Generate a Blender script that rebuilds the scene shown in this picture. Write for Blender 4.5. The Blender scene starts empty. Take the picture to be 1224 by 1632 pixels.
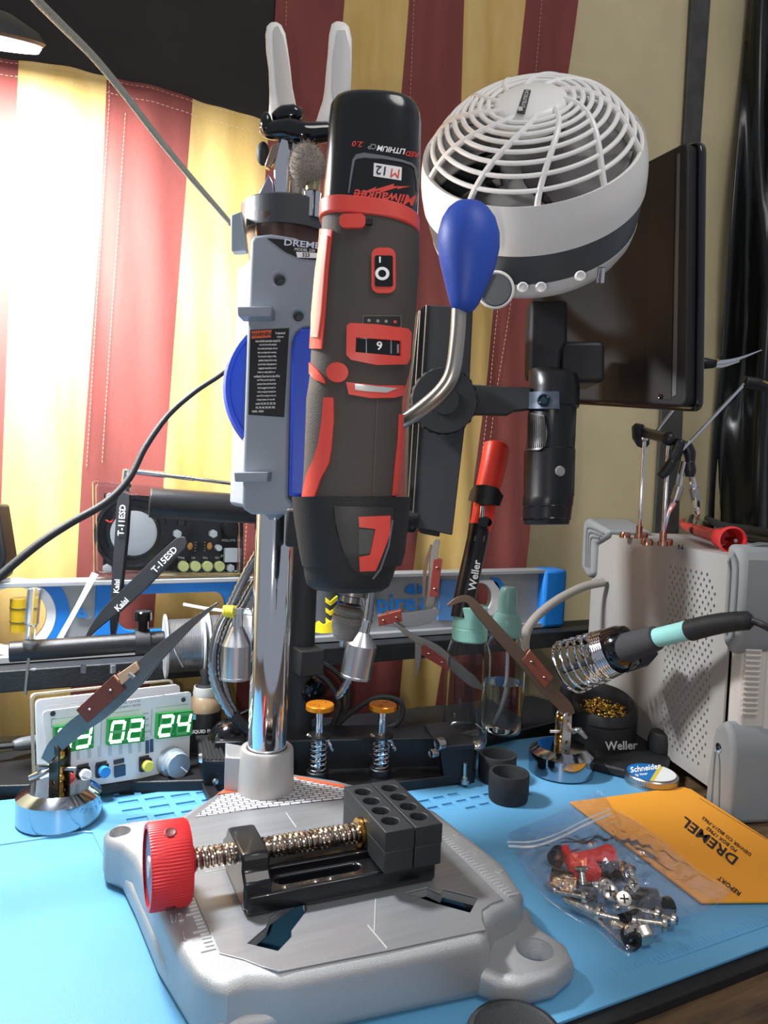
import bpy, bmesh, math, random
import numpy as np
from math import sin, cos, pi, radians, sqrt, atan2
from mathutils import Vector, Matrix
random.seed(7)
SC = bpy.context.scene
COL = SC.collection
# ------------------------------------------------------------ camera
F = 1200.0; IW, IH = 1224, 1632
_az, _pt, _rl = radians(27), radians(-2.7), radians(2.4)
CP = np.array([0, 0, .24])
FW = np.array([sin(_az)*cos(_pt), cos(_az)*cos(_pt), sin(_pt)])
_r0 = np.array([cos(_az), -sin(_az), 0]); _u0 = np.cross(_r0, FW)
RT = cos(_rl)*_r0 + sin(_rl)*_u0
UP = -sin(_rl)*_r0 + cos(_rl)*_u0
cd = bpy.data.cameras.new('camera'); cam = bpy.data.objects.new('camera', cd); COL.objects.link(cam)
cd.sensor_fit = 'VERTICAL'; cd.sensor_height = 24; cd.sensor_width = 18
cd.lens = 24*F/IH; cd.clip_start = .01; cd.clip_end = 20
cam.matrix_world = Matrix(((RT[0], UP[0], -FW[0], CP[0]), (RT[1], UP[1], -FW[1], CP[1]), (RT[2], UP[2], -FW[2], CP[2]), (0, 0, 0, 1)))
SC.camera = cam
# ------------------------------------------------------------ light, exposure
SC.view_settings.view_transform = 'Standard'; SC.view_settings.look = 'None'
SC.view_settings.gamma = 1; SC.view_settings.use_curve_mapping = False
SC.view_settings.exposure = 0.0
w = bpy.data.worlds.new('room_air'); SC.world = w; w.use_nodes = True
w.node_tree.nodes['Background'].inputs[0].default_value = (.80, .86, 1, 1)
w.node_tree.nodes['Background'].inputs[1].default_value = .34
def lamp(name, kind, loc, energy, col=(1, 1, 1), size=.1, target=None):
    ld = bpy.data.lights.new(name, kind); lo = bpy.data.objects.new(name, ld); COL.objects.link(lo)
    ld.energy = energy; ld.color = col; lo.location = loc
    if kind == 'AREA': ld.shape = 'DISK'; ld.size = size
    elif kind == 'SPOT': ld.shadow_soft_size = size; ld.spot_size = radians(150); ld.spot_blend = .6
    else: ld.shadow_soft_size = size
    if target is not None:
        lo.rotation_euler = (Vector(target)-Vector(loc)).to_track_quat('-Z', 'Y').to_euler()
    return lo
_g = FW + RT*((-84-IW/2)/F) + UP*((IH/2-44)/F)
LAMP_C = CP + _g*.50
_gn = _g/np.linalg.norm(_g); _d = np.array([.10, .0, -1.]); _d -= _gn*(_d@_gn); LAMP_N = _d/np.linalg.norm(_d)+_gn*-.06; LAMP_N /= np.linalg.norm(LAMP_N)
_lt = LAMP_C+LAMP_N*.012
lamp('desk_lamp_light', 'AREA', tuple(_lt), 10.5, (.93, .97, 1), .11, tuple(_lt+LAMP_N))
lamp('flash_light', 'POINT', tuple(CP - RT*.016 - UP*.012), 1.9, (1, .96, .90), .004)
lamp('overhead_light', 'AREA', (.35, -.25, 1.25), 5.0, (1, .97, .93), .5, (.2, .45, 0))  # broad soft light from above and behind the camera, source unseen
# ------------------------------------------------------------ projection helpers (pixel of the photograph -> point in the room)
def ray(x, y): return FW + RT*((x-IW/2)/F) + UP*((IH/2-y)/F)
def ad(x, y, d): return CP + ray(x, y)*d
def pj(p):
    v = np.asarray(p, float)-CP; z = v@FW
    return np.array([IW/2+F*(v@RT)/z, IH/2-F*(v@UP)/z])
def dep(p): return float((np.asarray(p)-CP)@FW)
def nrm(v): v = np.asarray(v, float); return v/np.linalg.norm(v)
class PL:
    """a plane; call with a pixel to get the point of the plane seen there"""
    def __init__(s, p, n, u=None):
        s.p = np.array(p, float); s.n = nrm(n)
        if s.n@FW > 0 and abs(s.n[2]) < .9: s.n = -s.n
        s.U = nrm(u) if u is not None else (nrm(np.cross([0, 0, 1], s.n)) if abs(s.n[2]) < .9 else np.array([1., 0, 0]))
        s.U = nrm(s.U - s.n*(s.U@s.n)); s.V = np.cross(s.n, s.U)
    def __call__(s, x, y):
        r = ray(x, y); t = ((s.p-CP)@s.n)/(r@s.n); return CP+r*t
    def N(s, P): return s.n
    def uv(s, x, y): q = s(x, y)-s.p; return (q@s.U, q@s.V)
    def xyz(s, u, v, w=0): return s.p+s.U*u+s.V*v+s.n*w
def WY(Y): return PL((0, Y, 0), (0, -1, 0))
def HZ(z): return PL((0, 0, z), (0, 0, 1))
def PF(x, y, d, yaw=0, tilt=0):
    a = _az+radians(yaw); t = radians(tilt)
    return PL(ad(x, y, d), (-sin(a)*cos(t), -cos(a)*cos(t), sin(t)))
# ------------------------------------------------------------ materials
def lin(c): return tuple(((v/12.92) if v <= .04045 else ((v+.055)/1.055)**2.4) for v in c)
def rgb(h): return tuple(int(h[i:i+2], 16)/255 for i in (0, 2, 4))
MC = {}
def mat(name, hexc, rough=.5, metal=0, bump=0, bscale=300, var=0, vscale=40, alpha=1, trans=0, ior=1.45, emit=0, coat=0, hex2=None, stretch=None, brick=None):
    if name in MC: return MC[name]
    m = bpy.data.materials.new(name); m.use_nodes = True; nt = m.node_tree; b = nt.nodes['Principled BSDF']
    c = lin(rgb(hexc)); b.inputs['Base Color'].default_value = (*c, 1)
    b.inputs['Roughness'].default_value = rough; b.inputs['Metallic'].default_value = metal
    b.inputs['Alpha'].default_value = alpha; b.inputs['Transmission Weight'].default_value = trans; b.inputs['IOR'].default_value = ior
    b.inputs['Coat Weight'].default_value = coat
    if emit: b.inputs['Emission Color'].default_value = (*c, 1); b.inputs['Emission Strength'].default_value = emit
    if var or bump:
        tc = nt.nodes.new('ShaderNodeTexCoord'); mp = nt.nodes.new('ShaderNodeMapping'); nt.links.new(tc.outputs['Object'], mp.inputs[0])
        if stretch: mp.inputs['Scale'].default_value = stretch
    if var:
        n = nt.nodes.new('ShaderNodeTexNoise'); n.inputs['Scale'].default_value = vscale; n.inputs['Detail'].default_value = 6
        nt.links.new(mp.outputs[0], n.inputs['Vector'])
        r = nt.nodes.new('ShaderNodeMix'); r.data_type = 'RGBA'
        c2 = lin(rgb(hex2)) if hex2 else tuple(v*(1-var) for v in c)
        r.inputs[6].default_value = (*c, 1); r.inputs[7].default_value = (*c2, 1)
        cr = nt.nodes.new('ShaderNodeMapRange'); cr.inputs[1].default_value = .35; cr.inputs[2].default_value = .68
        nt.links.new(n.outputs['Fac'], cr.inputs[0]); nt.links.new(cr.outputs[0], r.inputs[0]); nt.links.new(r.outputs[2], b.inputs['Base Color'])
    if bump:
        n = nt.nodes.new('ShaderNodeTexNoise'); n.inputs['Scale'].default_value = bscale; n.inputs['Detail'].default_value = 3
        nt.links.new(mp.outputs[0], n.inputs['Vector'])
        bp = nt.nodes.new('ShaderNodeBump'); bp.inputs['Strength'].default_value = bump; bp.inputs['Distance'].default_value = .001
        nt.links.new(n.outputs['Fac'], bp.inputs['Height']); nt.links.new(bp.outputs[0], b.inputs['Normal'])
    MC[name] = m; return m
blk = mat('black_plastic', '1a1a1c', .38, bump=.05)
blkm = mat('matte_black', '202123', .62, bump=.2, bscale=900)
blkg = mat('gloss_black', '0d0d10', .12, coat=.4)
rub = mat('black_rubber', '1e1f22', .75, bump=.1)
chrome = mat('chrome', 'e4e6ea', .07, 1)
steel = mat('steel', 'b9b7b4', .28, 1, var=.15)
steeld = mat('dark_steel', '85817d', .35, 1, var=.2)
alu = mat('aluminium', 'c6c7ca', .30, 1, bump=.03)
brass = mat('brass', 'd2a24a', .22, 1)
copper = mat('brown_fibre', '6d3524', .55, var=.25, vscale=300)
fibre = mat('red_fibre', '7d2b21', .5, var=.2, vscale=300)
cuedge = mat('pale_wood_edge', 'c19c7c', .6)
white = mat('white_plastic', 'e9e8e6', .35)
whitep = mat('white_print', 'f4f4f4', .6)
redp = mat('red_plastic', 'cf3a34', .45)
blackp = mat('black_print', '17171a', .6)
# ------------------------------------------------------------ objects
OFF = {}
def tag(o, label=None, cat=None, group=None, kind=None):
    if label: o['label'] = label
    if cat: o['category'] = cat
    if group: o['group'] = group
    if kind: o['kind'] = kind
    return o
def thing(name, label, cat, loc=(0, 0, 0), group=None):
    o = bpy.data.objects.new(name, None); o.empty_display_size = .01; COL.objects.link(o)
    o.location = Vector([float(v) for v in loc]); OFF[o.name] = np.array(loc, float)
    return tag(o, label, cat, group)
def link(name, me, m, parent=None, bev=0, seg=2, sub=0, ang=35):
    ob = bpy.data.objects.new(name, me)
    me.materials.append(m)
    off = OFF[parent.name] if parent is not None else np.zeros(3)
    if parent is not None:
        me.transform(Matrix.Translation(Vector(-off))); ob.parent = parent; OFF[ob.name] = off
    else:
        OFF[ob.name] = np.zeros(3)
    COL.objects.link(ob)
    OFF[ob.name] = off
    for p in me.polygons: p.use_smooth = True
    me.set_sharp_from_angle(angle=radians(ang))
    if bev:
        b = ob.modifiers.new('bevel', 'BEVEL'); b.width = bev; b.segments = seg; b.limit_method = 'ANGLE'; b.angle_limit = radians(40)
        b.harden_normals = False
    if sub:
        s = ob.modifiers.new('subdivision', 'SUBSURF'); s.levels = sub; s.render_levels = sub
    return ob
def solo(o, label, cat, group=None):
    """make a single-mesh top-level thing: put its origin at the bottom of its mesh"""
    me = o.data; vs = [v.co.copy() for v in me.vertices]
    lo = Vector((sum(v.x for v in vs)/len(vs), sum(v.y for v in vs)/len(vs), min(v.z for v in vs)))
    me.transform(Matrix.Translation(-lo)); o.location = lo; OFF[o.name] = np.array(lo)
    return tag(o, label, cat, group)
def struct(o): o['kind'] = 'structure'; return o
class MB:
    def __init__(s): s.b = bmesh.new()
    def quad(s, vs, fs):
        bv = [s.b.verts.new(Vector([float(c) for c in v])) for v in vs]
        for f in fs:
            try: s.b.faces.new([bv[i] for i in f])
            except ValueError: pass
        return bv
    def box(s, c, size, U=(1, 0, 0), V=(0, 1, 0), W=None):
        U = nrm(U); V = nrm(V); W = np.cross(U, V) if W is None else nrm(W); c = np.array(c, float)
        vs = [c+U*(i*size[0]/2)+V*(j*size[1]/2)+W*(k*size[2]/2) for i in (-1, 1) for j in (-1, 1) for k in (-1, 1)]
        s.quad(vs, [(0, 1, 3, 2), (4, 6, 7, 5), (0, 4, 5, 1), (2, 3, 7, 6), (0, 2, 6, 4), (1, 5, 7, 3)]); return s
    def bb(s, a, b):
        a = np.array(a, float); b = np.array(b, float); return s.box((a+b)/2, np.abs(b-a))
    def prism(s, pts, off):
        n = len(pts); off = np.array(off, float)
        vs = [np.array(p, float) for p in pts]+[np.array(p, float)+off for p in pts]
        s.quad(vs, [tuple(range(n)), tuple(range(2*n-1, n-1, -1))]+[(i, i+n, (i+1) % n+n, (i+1) % n) for i in range(n)]); return s
    def rings(s, rr, cap=True, close=False):
        bv = [[s.b.verts.new(Vector([float(c) for c in p])) for p in r] for r in rr]
        n = len(bv[0]); m = len(bv)
        for i in range(m-1 if not close else m):
            a, b = bv[i], bv[(i+1) % m]
            for j in range(n):
                try: s.b.faces.new([a[j], a[(j+1) % n], b[(j+1) % n], b[j]])
                except ValueError: pass
        if cap and not close:
            s.b.faces.new(bv[0]); s.b.faces.new(bv[-1][::-1])
        return s
    def lathe(s, o, ax, prof, n=40, cap=True):
        o = np.array(o, float); ax = nrm(ax)
        t = np.array([1., 0, 0]) if abs(ax[0]) < .9 else np.array([0, 1., 0])
        u = nrm(np.cross(ax, t)); v = np.cross(ax, u)
        return s.rings([[o+ax*h+(u*cos(2*pi*k/n)+v*sin(2*pi*k/n))*max(r, 1e-5) for k in range(n)] for r, h in prof], cap)
    def cyl(s, a, b, r0, r1=None, n=28):
        a = np.array(a, float); b = np.array(b, float); L = np.linalg.norm(b-a)
        return s.lathe(a, b-a, [(r0, 0), (r0 if r1 is None else r1, L)], n)
    def tube(s, pts, r, n=10, smooth=6, flat=None):
        P = [np.array(p, float) for p in pts]; R = list(r) if hasattr(r, '__len__') else [r]*len(P)
        if smooth and len(P) > 2:
            Q = [P[0]*2-P[1]]+P+[P[-1]*2-P[-2]]; o = []; q = []
            for i in range(1, len(Q)-2):
                for k in range(smooth):
                    t = k/smooth; a, b, c, d = Q[i-1:i+3]
                    o.append(.5*((2*b)+(-a+c)*t+(2*a-5*b+4*c-d)*t*t+(-a+3*b-3*c+d)*t**3)); q.append(R[i-1]*(1-t)+R[i]*t)
            o.append(P[-1]); q.append(R[-1]); P, R = o, q
        T = [nrm(P[min(i+1, len(P)-1)]-P[max(i-1, 0)]) for i in range(len(P))]
        u = nrm(np.cross(T[0], [.13, .37, .91])); rr = []
        for p, t, rad in zip(P, T, R):
            u = nrm(u-t*(u@t)); v = np.cross(t, u)
            rr.append([p+(u*cos(2*pi*k/n)+v*sin(2*pi*k/n))*rad for k in range(n)])
        return s.rings(rr)
    def torus(s, c, ax, R, r, n=40, m=10, sq=1):
        c = np.array(c, float); ax = nrm(ax); t = np.array([1., 0, 0]) if abs(ax[0]) < .9 else np.array([0, 1., 0])
        u = nrm(np.cross(ax, t)); v = np.cross(ax, u)
        rr = []
        for i in range(n):
            d = u*cos(2*pi*i/n)+v*sin(2*pi*i/n)
            rr.append([c+d*(R+r*cos(2*pi*k/m))+ax*(r*sq*sin(2*pi*k/m)) for k in range(m)])
        return s.rings(rr, close=True)
    def ball(s, c, r, n=20, m=12, sz=(1, 1, 1), U=(1, 0, 0), V=(0, 1, 0)):
        c = np.array(c, float); U = nrm(U); V = nrm(V); W = np.cross(U, V)
        rr = []
        for i in range(m+1):
            a = -pi/2+pi*i/m; q = max(cos(a), 1e-3)
            rr.append([c+U*(r*sz[0]*q*cos(2*pi*k/n))+V*(r*sz[1]*q*sin(2*pi*k/n))+W*(r*sz[2]*sin(a)) for k in range(n)])
        return s.rings(rr)
    def helix(s, a, b, R, r, turns, n=8, R1=None):
        a = np.array(a, float); b = np.array(b, float); ax = nrm(b-a); L = np.linalg.norm(b-a)
        t = np.array([1., 0, 0]) if abs(ax[0]) < .9 else np.array([0, 1., 0]); u = nrm(np.cross(ax, t)); v = np.cross(ax, u)
        K = int(turns*20); R1 = R if R1 is None else R1
        return s.tube([a+ax*(L*i/K)+(u*cos(2*pi*turns*i/K)+v*sin(2*pi*turns*i/K))*(R+(R1-R)*i/K) for i in range(K+1)], r, n, smooth=0)
    def strip(s, pts, ws, th, N, smooth=5):
        """flat ribbon along pts, width ws in the plane whose normal is N"""
        P = [np.array(p, float) for p in pts]; Wd = list(ws) if hasattr(ws, '__len__') else [ws]*len(P); N = nrm(N)
        if smooth and len(P) > 2:
            Q = [P[0]*2-P[1]]+P+[P[-1]*2-P[-2]]; o = []; q = []
            for i in range(1, len(Q)-2):
                for k in range(smooth):
                    t = k/smooth; a, b, c, d = Q[i-1:i+3]
                    o.append(.5*((2*b)+(-a+c)*t+(2*a-5*b+4*c-d)*t*t+(-a+3*b-3*c+d)*t**3)); q.append(Wd[i-1]*(1-t)+Wd[i]*t)
            o.append(P[-1]); q.append(Wd[-1]); P, Wd = o, q
        rr = []
        for i, p in enumerate(P):
            t = nrm(P[min(i+1, len(P)-1)]-P[max(i-1, 0)]); sd = nrm(np.cross(t, N))
            h = sd*Wd[i]/2; k = N*th/2
            rr.append([p+h+k, p-h+k, p-h-k, p+h-k])
        return s.rings(rr)
    def mesh(s, name):
        bmesh.ops.recalc_face_normals(s.b, faces=s.b.faces)
        me = bpy.data.meshes.new(name); s.b.to_mesh(me); s.b.free(); return me
    def build(s, name, m, parent=None, bev=0, seg=2, sub=0, ang=35): return link(name, s.mesh(name), m, parent, bev, seg, sub, ang)
# ---- 2-D outlines with holes, and lettering, through curves
def _curve2mesh(loops, ext, bev=0, bres=2):
    cu = bpy.data.curves.new('c', 'CURVE'); cu.dimensions = '2D'; cu.fill_mode = 'BOTH'; K = 100.
    for lp in loops:
        sp = cu.splines.new('POLY'); sp.points.add(len(lp)-1); sp.use_cyclic_u = True
        for q, p in zip(sp.points, lp): q.co = (p[0]*K, p[1]*K, 0, 1)
    bev = min(bev, ext*.9) if ext else 0
    cu.extrude = (ext-bev)*K; cu.bevel_depth = bev*K; cu.bevel_resolution = bres; cu.offset = -bev*K
    ob = bpy.data.objects.new('c', cu); COL.objects.link(ob)
    dg = bpy.context.evaluated_depsgraph_get(); me = bpy.data.meshes.new_from_object(ob.evaluated_get(dg))
    bpy.data.objects.remove(ob); bpy.data.curves.remove(cu)
    for v in me.vertices: v.co /= K
    return me
def flat_caps(me, n):
    n = Vector(list(n))
    for p in me.polygons:
        if abs(p.normal.dot(n)) > .9995: p.use_smooth = False
def shape(name, loops, pl, th, m, parent=None, bev=0, px=True, w0=0, bres=2, ang=35):
    """solid plate with holes: front face at the plane pl (offset w0), th thick behind it"""
    L = [[pl.uv(*p) if px else p for p in lp] for lp in loops]
    me = _curve2mesh(L, th/2, bev, bres)
    for v in me.vertices: v.co = Vector(pl.xyz(v.co.x, v.co.y, v.co.z-th/2+w0))
    me.materials.clear()
    bm = bmesh.new(); bm.from_mesh(me); bmesh.ops.remove_doubles(bm, verts=bm.verts, dist=1e-6); bmesh.ops.recalc_face_normals(bm, faces=bm.faces); bm.to_mesh(me); bm.free()
    ob = link(name, me, m, parent, ang=ang); flat_caps(me, pl.n); return ob
def circ(cx, cy, rx, ry=None, n=28, a0=0): ry = rx if ry is None else ry; return [(cx+rx*cos(a0+2*pi*k/n), cy+ry*sin(a0+2*pi*k/n)) for k in range(n)]
def rrect(x0, y0, x1, y1, r, n=5):
    o = []
    for cx, cy, a in ((x1-r, y1-r, 0), (x0+r, y1-r, pi/2), (x0+r, y0+r, pi), (x1-r, y0+r, 3*pi/2)):
        o += [(cx+r*cos(a+pi/2*k/n), cy+r*sin(a+pi/2*k/n)) for k in range(n+1)]
    return o
def conform(name, loops, S, off, th, m, parent, step=None, me=None):
    """outline in photo pixels laid on a curved surface S, th thick"""
    if me is None: me = _curve2mesh([[(p[0]/1000, -p[1]/1000) for p in lp] for lp in loops], 0)
    bm = bmesh.new(); bm.from_mesh(me)
    bmesh.ops.remove_doubles(bm, verts=bm.verts, dist=1e-7)
    if step:
        xs = [v.co.x for v in bm.verts]; ys = [v.co.y for v in bm.verts]
        for lo, hi, ax in ((min(xs), max(xs), 0), (min(ys), max(ys), 1)):
            k = lo+step/1000
            while k < hi:
                co = [0, 0, 0]; no = [0, 0, 0]; co[ax] = k; no[ax] = 1
                bmesh.ops.bisect_plane(bm, geom=bm.verts[:]+bm.edges[:]+bm.faces[:], plane_co=co, plane_no=no); k += step/1000
    vs = bm.verts[:]; base = {}
    for v in vs:
        x, y = v.co.x*1000, -v.co.y*1000; P = S(x, y); base[v] = (P, S.N(P))
    r = bmesh.ops.extrude_face_region(bm, geom=bm.faces[:]); top = [g for g in r['geom'] if isinstance(g, bmesh.types.BMVert)]
    key = {(round(v.co.x, 7), round(v.co.y, 7)): q for v, q in base.items()}
    for v in top:
        P, n = key[(round(v.co.x, 7), round(v.co.y, 7))]; v.co = Vector(P+n*(off+th))
    for v, (P, n) in base.items(): v.co = Vector(P+n*off)
    bmesh.ops.recalc_face_normals(bm, faces=bm.faces)
    me2 = bpy.data.meshes.new(name); bm.to_mesh(me2); bm.free()
    return link(name, me2, m, parent)
def text(name, s, S, x, y, h, m, parent, ang=0, th=.0002, off=.0001, bold=.0, xs=1, flip=False, step=None, sp=1, shear=0, lines=1):
    """lettering h photo-pixels high, centred at photo pixel (x, y) on surface S, turned ang degrees clockwise"""
    cu = bpy.data.curves.new('t', 'FONT'); cu.body = s; cu.size = 1; cu.align_x = 'CENTER'; cu.align_y = 'CENTER'; cu.offset = min(bold, .018); cu.resolution_u = 2
    cu.space_character = sp; cu.shear = shear
    ob = bpy.data.objects.new('t', cu); COL.objects.link(ob)
    dg = bpy.context.evaluated_depsgraph_get(); me = bpy.data.meshes.new_from_object(ob.evaluated_get(dg))
    bpy.data.objects.remove(ob); bpy.data.curves.remove(cu)
    ys = [v.co.y for v in me.vertices]; xx = [v.co.x for v in me.vertices]
    cy = (min(ys)+max(ys))/2; cx = (min(xx)+max(xx))/2; k = h/(max(ys)-min(ys)) if lines == 1 else h/(max(ys)-min(ys)); a = radians(ang)
    for v in me.vertices:
        u = (v.co.x-cx)*k*xs; q = (v.co.y-cy)*k
        if flip: u = -u
        X = x+u*cos(a)+q*sin(a); Y = y+u*sin(a)-q*cos(a)
        v.co = Vector((X/1000, -Y/1000, 0))
    me.materials.clear()
    return conform(name, None, S, off, th, m, parent, step, me)
class Loft:
    """solid whose silhouette is given by rows (y, left, right) in photo pixels, standing at depth d0 (first row) .. d1 (last row)"""
    def __init__(s, rows, d0, d1=None, ratio=1., n=2., N=36):
        d1 = d0 if d1 is None else d1; s.rows = rows; s.n = n; s.ratio = ratio
        ys = [r[0] for r in rows]; s.C = []; s.Wd = []
        for y, l, r in rows:
            t = (y-ys[0])/(ys[-1]-ys[0]); d = d0+(d1-d0)*t
            s.C.append(ad((l+r)/2, y, d)); s.Wd.append((r-l)/2*d/F)
        s.C = np.array(s.C); s.Wd = np.array(s.Wd)
        s.a = nrm(s.C[-1]-s.C[0]); s.f = nrm(-FW-s.a*(-FW@s.a)); s.s = np.cross(s.a, s.f)
        s.v = (s.C-s.C[0])@s.a; o = np.argsort(s.v); s.vo = s.v[o]; s.Co = s.C[o]; s.Wo = s.Wd[o]; s.Nn = N
        if s.s@RT < 0: s.s = -s.s
    def ring(s, i, k=1.):
        o = []
        for j in range(s.Nn):
            t = 2*pi*j/s.Nn; c, q = cos(t), sin(t); e = 2/s.n
            o.append(s.C[i]+s.s*(s.Wd[i]*k*abs(c)**e*(1 if c >= 0 else -1))+s.f*(s.Wd[i]*k*s.ratio*abs(q)**e*(1 if q >= 0 else -1)))
        return o
    def mb(s, mb=None): mb = mb or MB(); return mb.rings([s.ring(i) for i in range(len(s.rows))])
    def at(s, q, v):
        c = np.array([np.interp(v, s.vo, s.Co[:, k]) for k in range(3)]); w = np.interp(v, s.vo, s.Wo)
        q = max(-.985, min(.985, q)); return c+s.s*(w*q)+s.f*(w*s.ratio*(1-abs(q)**s.n)**(1/s.n))
    def __call__(s, x, y):
        tgt = np.array([x, y], float); q, v = 0., np.interp(y, sorted(r[0] for r in s.rows), [vv for _, vv in sorted(zip([r[0] for r in s.rows], s.v))])
        for _ in range(14):
            P = s.at(q, v); e = tgt-pj(P)
            if abs(e[0])+abs(e[1]) < .02: break
            w = np.interp(v, s.vo, s.Wo); d = dep(P); k = d/F
            q += .8*e[0]*k/w; v += .9*(-e[1]*k)/(s.a@UP)
            q = max(-.985, min(.985, q))
        s.last = (q, v); return P
    def N(s, P):
        q, v = s.last; h = 1e-3; q1 = max(-.98, min(.98, q))
        a = s.at(q1+h, v)-s.at(q1-h, v); b = s.at(q1, v+h)-s.at(q1, v-h); n = nrm(np.cross(a, b)); return n if n@s.f > 0 else -n
def cut(ob, cutter_mesh):
    """carve the cutter out of ob for good"""
    c = bpy.data.objects.new('c', cutter_mesh); COL.objects.link(c); c.location = ob.parent.location if ob.parent else (0, 0, 0)
    cutter_mesh.transform(Matrix.Translation(-c.location))
    bo = ob.modifiers.new('cut', 'BOOLEAN'); bo.operation = 'DIFFERENCE'; bo.solver = 'EXACT'; bo.object = c
    bpy.context.view_layer.update(); dg = bpy.context.evaluated_depsgraph_get()
    me = bpy.data.meshes.new_from_object(ob.evaluated_get(dg)); ob.modifiers.clear(); ob.data = me
    bpy.data.objects.remove(c)
    for p in me.polygons: p.use_smooth = True
    me.set_sharp_from_angle(angle=radians(38)); flat_caps(me, (0, 0, 1))
class CylS:
    def __init__(s, c, r): s.c = np.array(c[:2]); s.r = r
    def __call__(s, x, y):
        rd = ray(x, y); a = rd[:2]@rd[:2]; b = 2*rd[:2]@(CP[:2]-s.c); c_ = (CP[:2]-s.c)@(CP[:2]-s.c)-s.r**2
        D_ = max(b*b-4*a*c_, 0); return CP+rd*((-b-sqrt(D_))/(2*a))
    def N(s, P): return nrm(np.array([P[0]-s.c[0], P[1]-s.c[1], 0]))
# ============================================================ the room
wood = mat('desk_wood', '6b533a', .6, bump=.25, bscale=60, var=.5, vscale=14, stretch=(1.2, 9, 1), hex2='3c2d1f')
canvas = mat('cream_canvas', 'cfbf96', .9, bump=.35, bscale=1500, var=.12, vscale=10)
struct(MB().bb((-.9, .745, -.3), (1.7, .78, 1.5)).build('wall_back', canvas))
struct(MB().bb((-1.2, -1.4, -.75), (2.0, .745, -.73)).build('floor', mat('floor_grey', '5b564f', .8)))
tb = MB().bb((-.7, -.05, -.033), (1.4, .672, -.008)).build('workbench', wood, None, .002)
solo(tb, 'brown wooden workbench top showing along the bottom right corner', 'workbench')
# striped bunting: each stripe a sewn panel with its own slow folds
RED, YEL = mat('bunting_red', '80403a', .9, bump=.4, bscale=1300, var=.18, vscale=14, stretch=(3, 3, .6)), mat('bunting_yellow', 'd0b070', .9, bump=.4, bscale=1300, var=.22, vscale=14, stretch=(3, 3, .6), hex2='c29e56')
BLKC = mat('bunting_black', '2b2522', .9, bump=.4, bscale=1300, var=.2, vscale=12)
stitch = mat('stitch_thread', 'd9b79a', .8)
YW = .728
bt = thing('bunting', 'black, red and yellow striped fabric bunting draped on the wall behind the tools', 'flag', (.3, .735, .02))
def fold(x, z): return .0022*sin(x*75+z*3)+.0014*sin(x*31-z*9+1)+.0008*sin(x*190+z*14)
def panel(name, lx, rx, m, y0=-40, y1=1170, arc=None, dy=0, n=14, mrow=50):
    """lx, rx: lists of (y, x) photo pixels giving the left and right seam"""
    P = WY(YW+dy); fr, bk = [], []
    LY = [p[0] for p in lx]; LX = [p[1] for p in lx]; RY = [p[0] for p in rx]; RX = [p[1] for p in rx]
    mb = MB(); rows = []
    for i in range(mrow+1):
        row = []
        for j in range(n+1):
            t = j/n; y = y0+(y1-y0)*i/mrow
            if arc:
                xa = np.interp(y0, LY, LX)*(1-t)+np.interp(y0, RY, RX)*t
                ya = arc(xa); y = ya+(y1-ya)*i/mrow
            x = np.interp(y, LY, LX)*(1-t)+np.interp(y, RY, RX)*t
            q = P(x, y); q[1] += fold(q[0], q[2]); row.append(q)
        rows.append(row)
    a = [[mb.b.verts.new(Vector(list(q))) for q in r] for r in rows]
    c = [[mb.b.verts.new(Vector([q[0], q[1]+.0012, q[2]])) for q in r] for r in rows]
    for G, fl in ((a, 0), (c, 1)):
        for i in range(mrow):
            for j in range(n):
                f = [G[i][j], G[i][j+1], G[i+1][j+1], G[i+1][j]]; mb.b.faces.new(f if fl else f[::-1])
    for i in range(mrow):
        mb.b.faces.new([a[i][0], a[i+1][0], c[i+1][0], c[i][0]]); mb.b.faces.new([a[i+1][n], a[i][n], c[i][n], c[i+1][n]])
    for j in range(n):
        mb.b.faces.new([a[0][j+1], a[0][j], c[0][j], c[0][j+1]]); mb.b.faces.new([a[mrow][j], a[mrow][j+1], c[mrow][j+1], c[mrow][j]])
    return mb.build(name, m, bt)
seams = [[(-40, -180), (1180, -190)], [(-40, 38), (90, 30), (740, 4), (1180, -10)], [(-40, 175), (130, 170), (350, 160), (740, 131), (1180, 108)],
         [(-40, 312), (155, 308), (450, 285), (740, 262), (1180, 232)], [(-40, 443), (190, 430), (740, 385), (1180, 375)],
         [(-40, 548), (0, 548), (200, 530), (1060, 548), (1180, 545)], [(-40, 652), (0, 650), (500, 610), (1050, 558), (1180, 550)], [(-40, 745), (0, 741), (140, 735), (480, 790), (820, 750), (1180, 708)],
         [(-40, 838), (0, 836), (480, 800), (600, 780), (900, 745), (1180, 720)], [(-40, 925), (0, 921), (480, 848), (830, 812), (1180, 790)]]
arcf = lambda x: 88+.155*x+.00020*x*x
order = [RED, YEL, RED, YEL, RED, YEL, RED, YEL, RED]
seams[7] = [(-40, 742), (0, 740), (500, 722), (700, 690), (855, 664), (1050, 642), (1180, 630)]
seams[8] = [(-40, 838), (0, 836), (480, 790), (600, 778), (860, 744), (1080, 702), (1180, 688)]
seams[9] = [(-40, 925), (0, 921), (480, 862), (700, 849), (850, 842), (905, 836), (1180, 815)]
for k in range(9):
    m = order[k]; nm = 'red_stripe' if m is RED else 'yellow_stripe'
    panel(nm, seams[k], seams[k+1], m, arc=(arcf if k < 4 else None), y1=1175, dy=.0)
panel('black_field', [(-40, -180), (1180, -190)], [(-40, 443), (1180, 430)], BLKC, y0=-60, y1=210, dy=.003)
PY = WY(YW-.0018)
def seam_stitch(mb, f, a, b, step=7):
    k = a
    while k < b:
        p, q = PY(*f(k)), PY(*f(k+step*.6))
        for w_ in (p, q): w_[1] += fold(w_[0], w_[2])
        mb.tube([p, q], .00022, 4, 0); k += step
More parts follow.
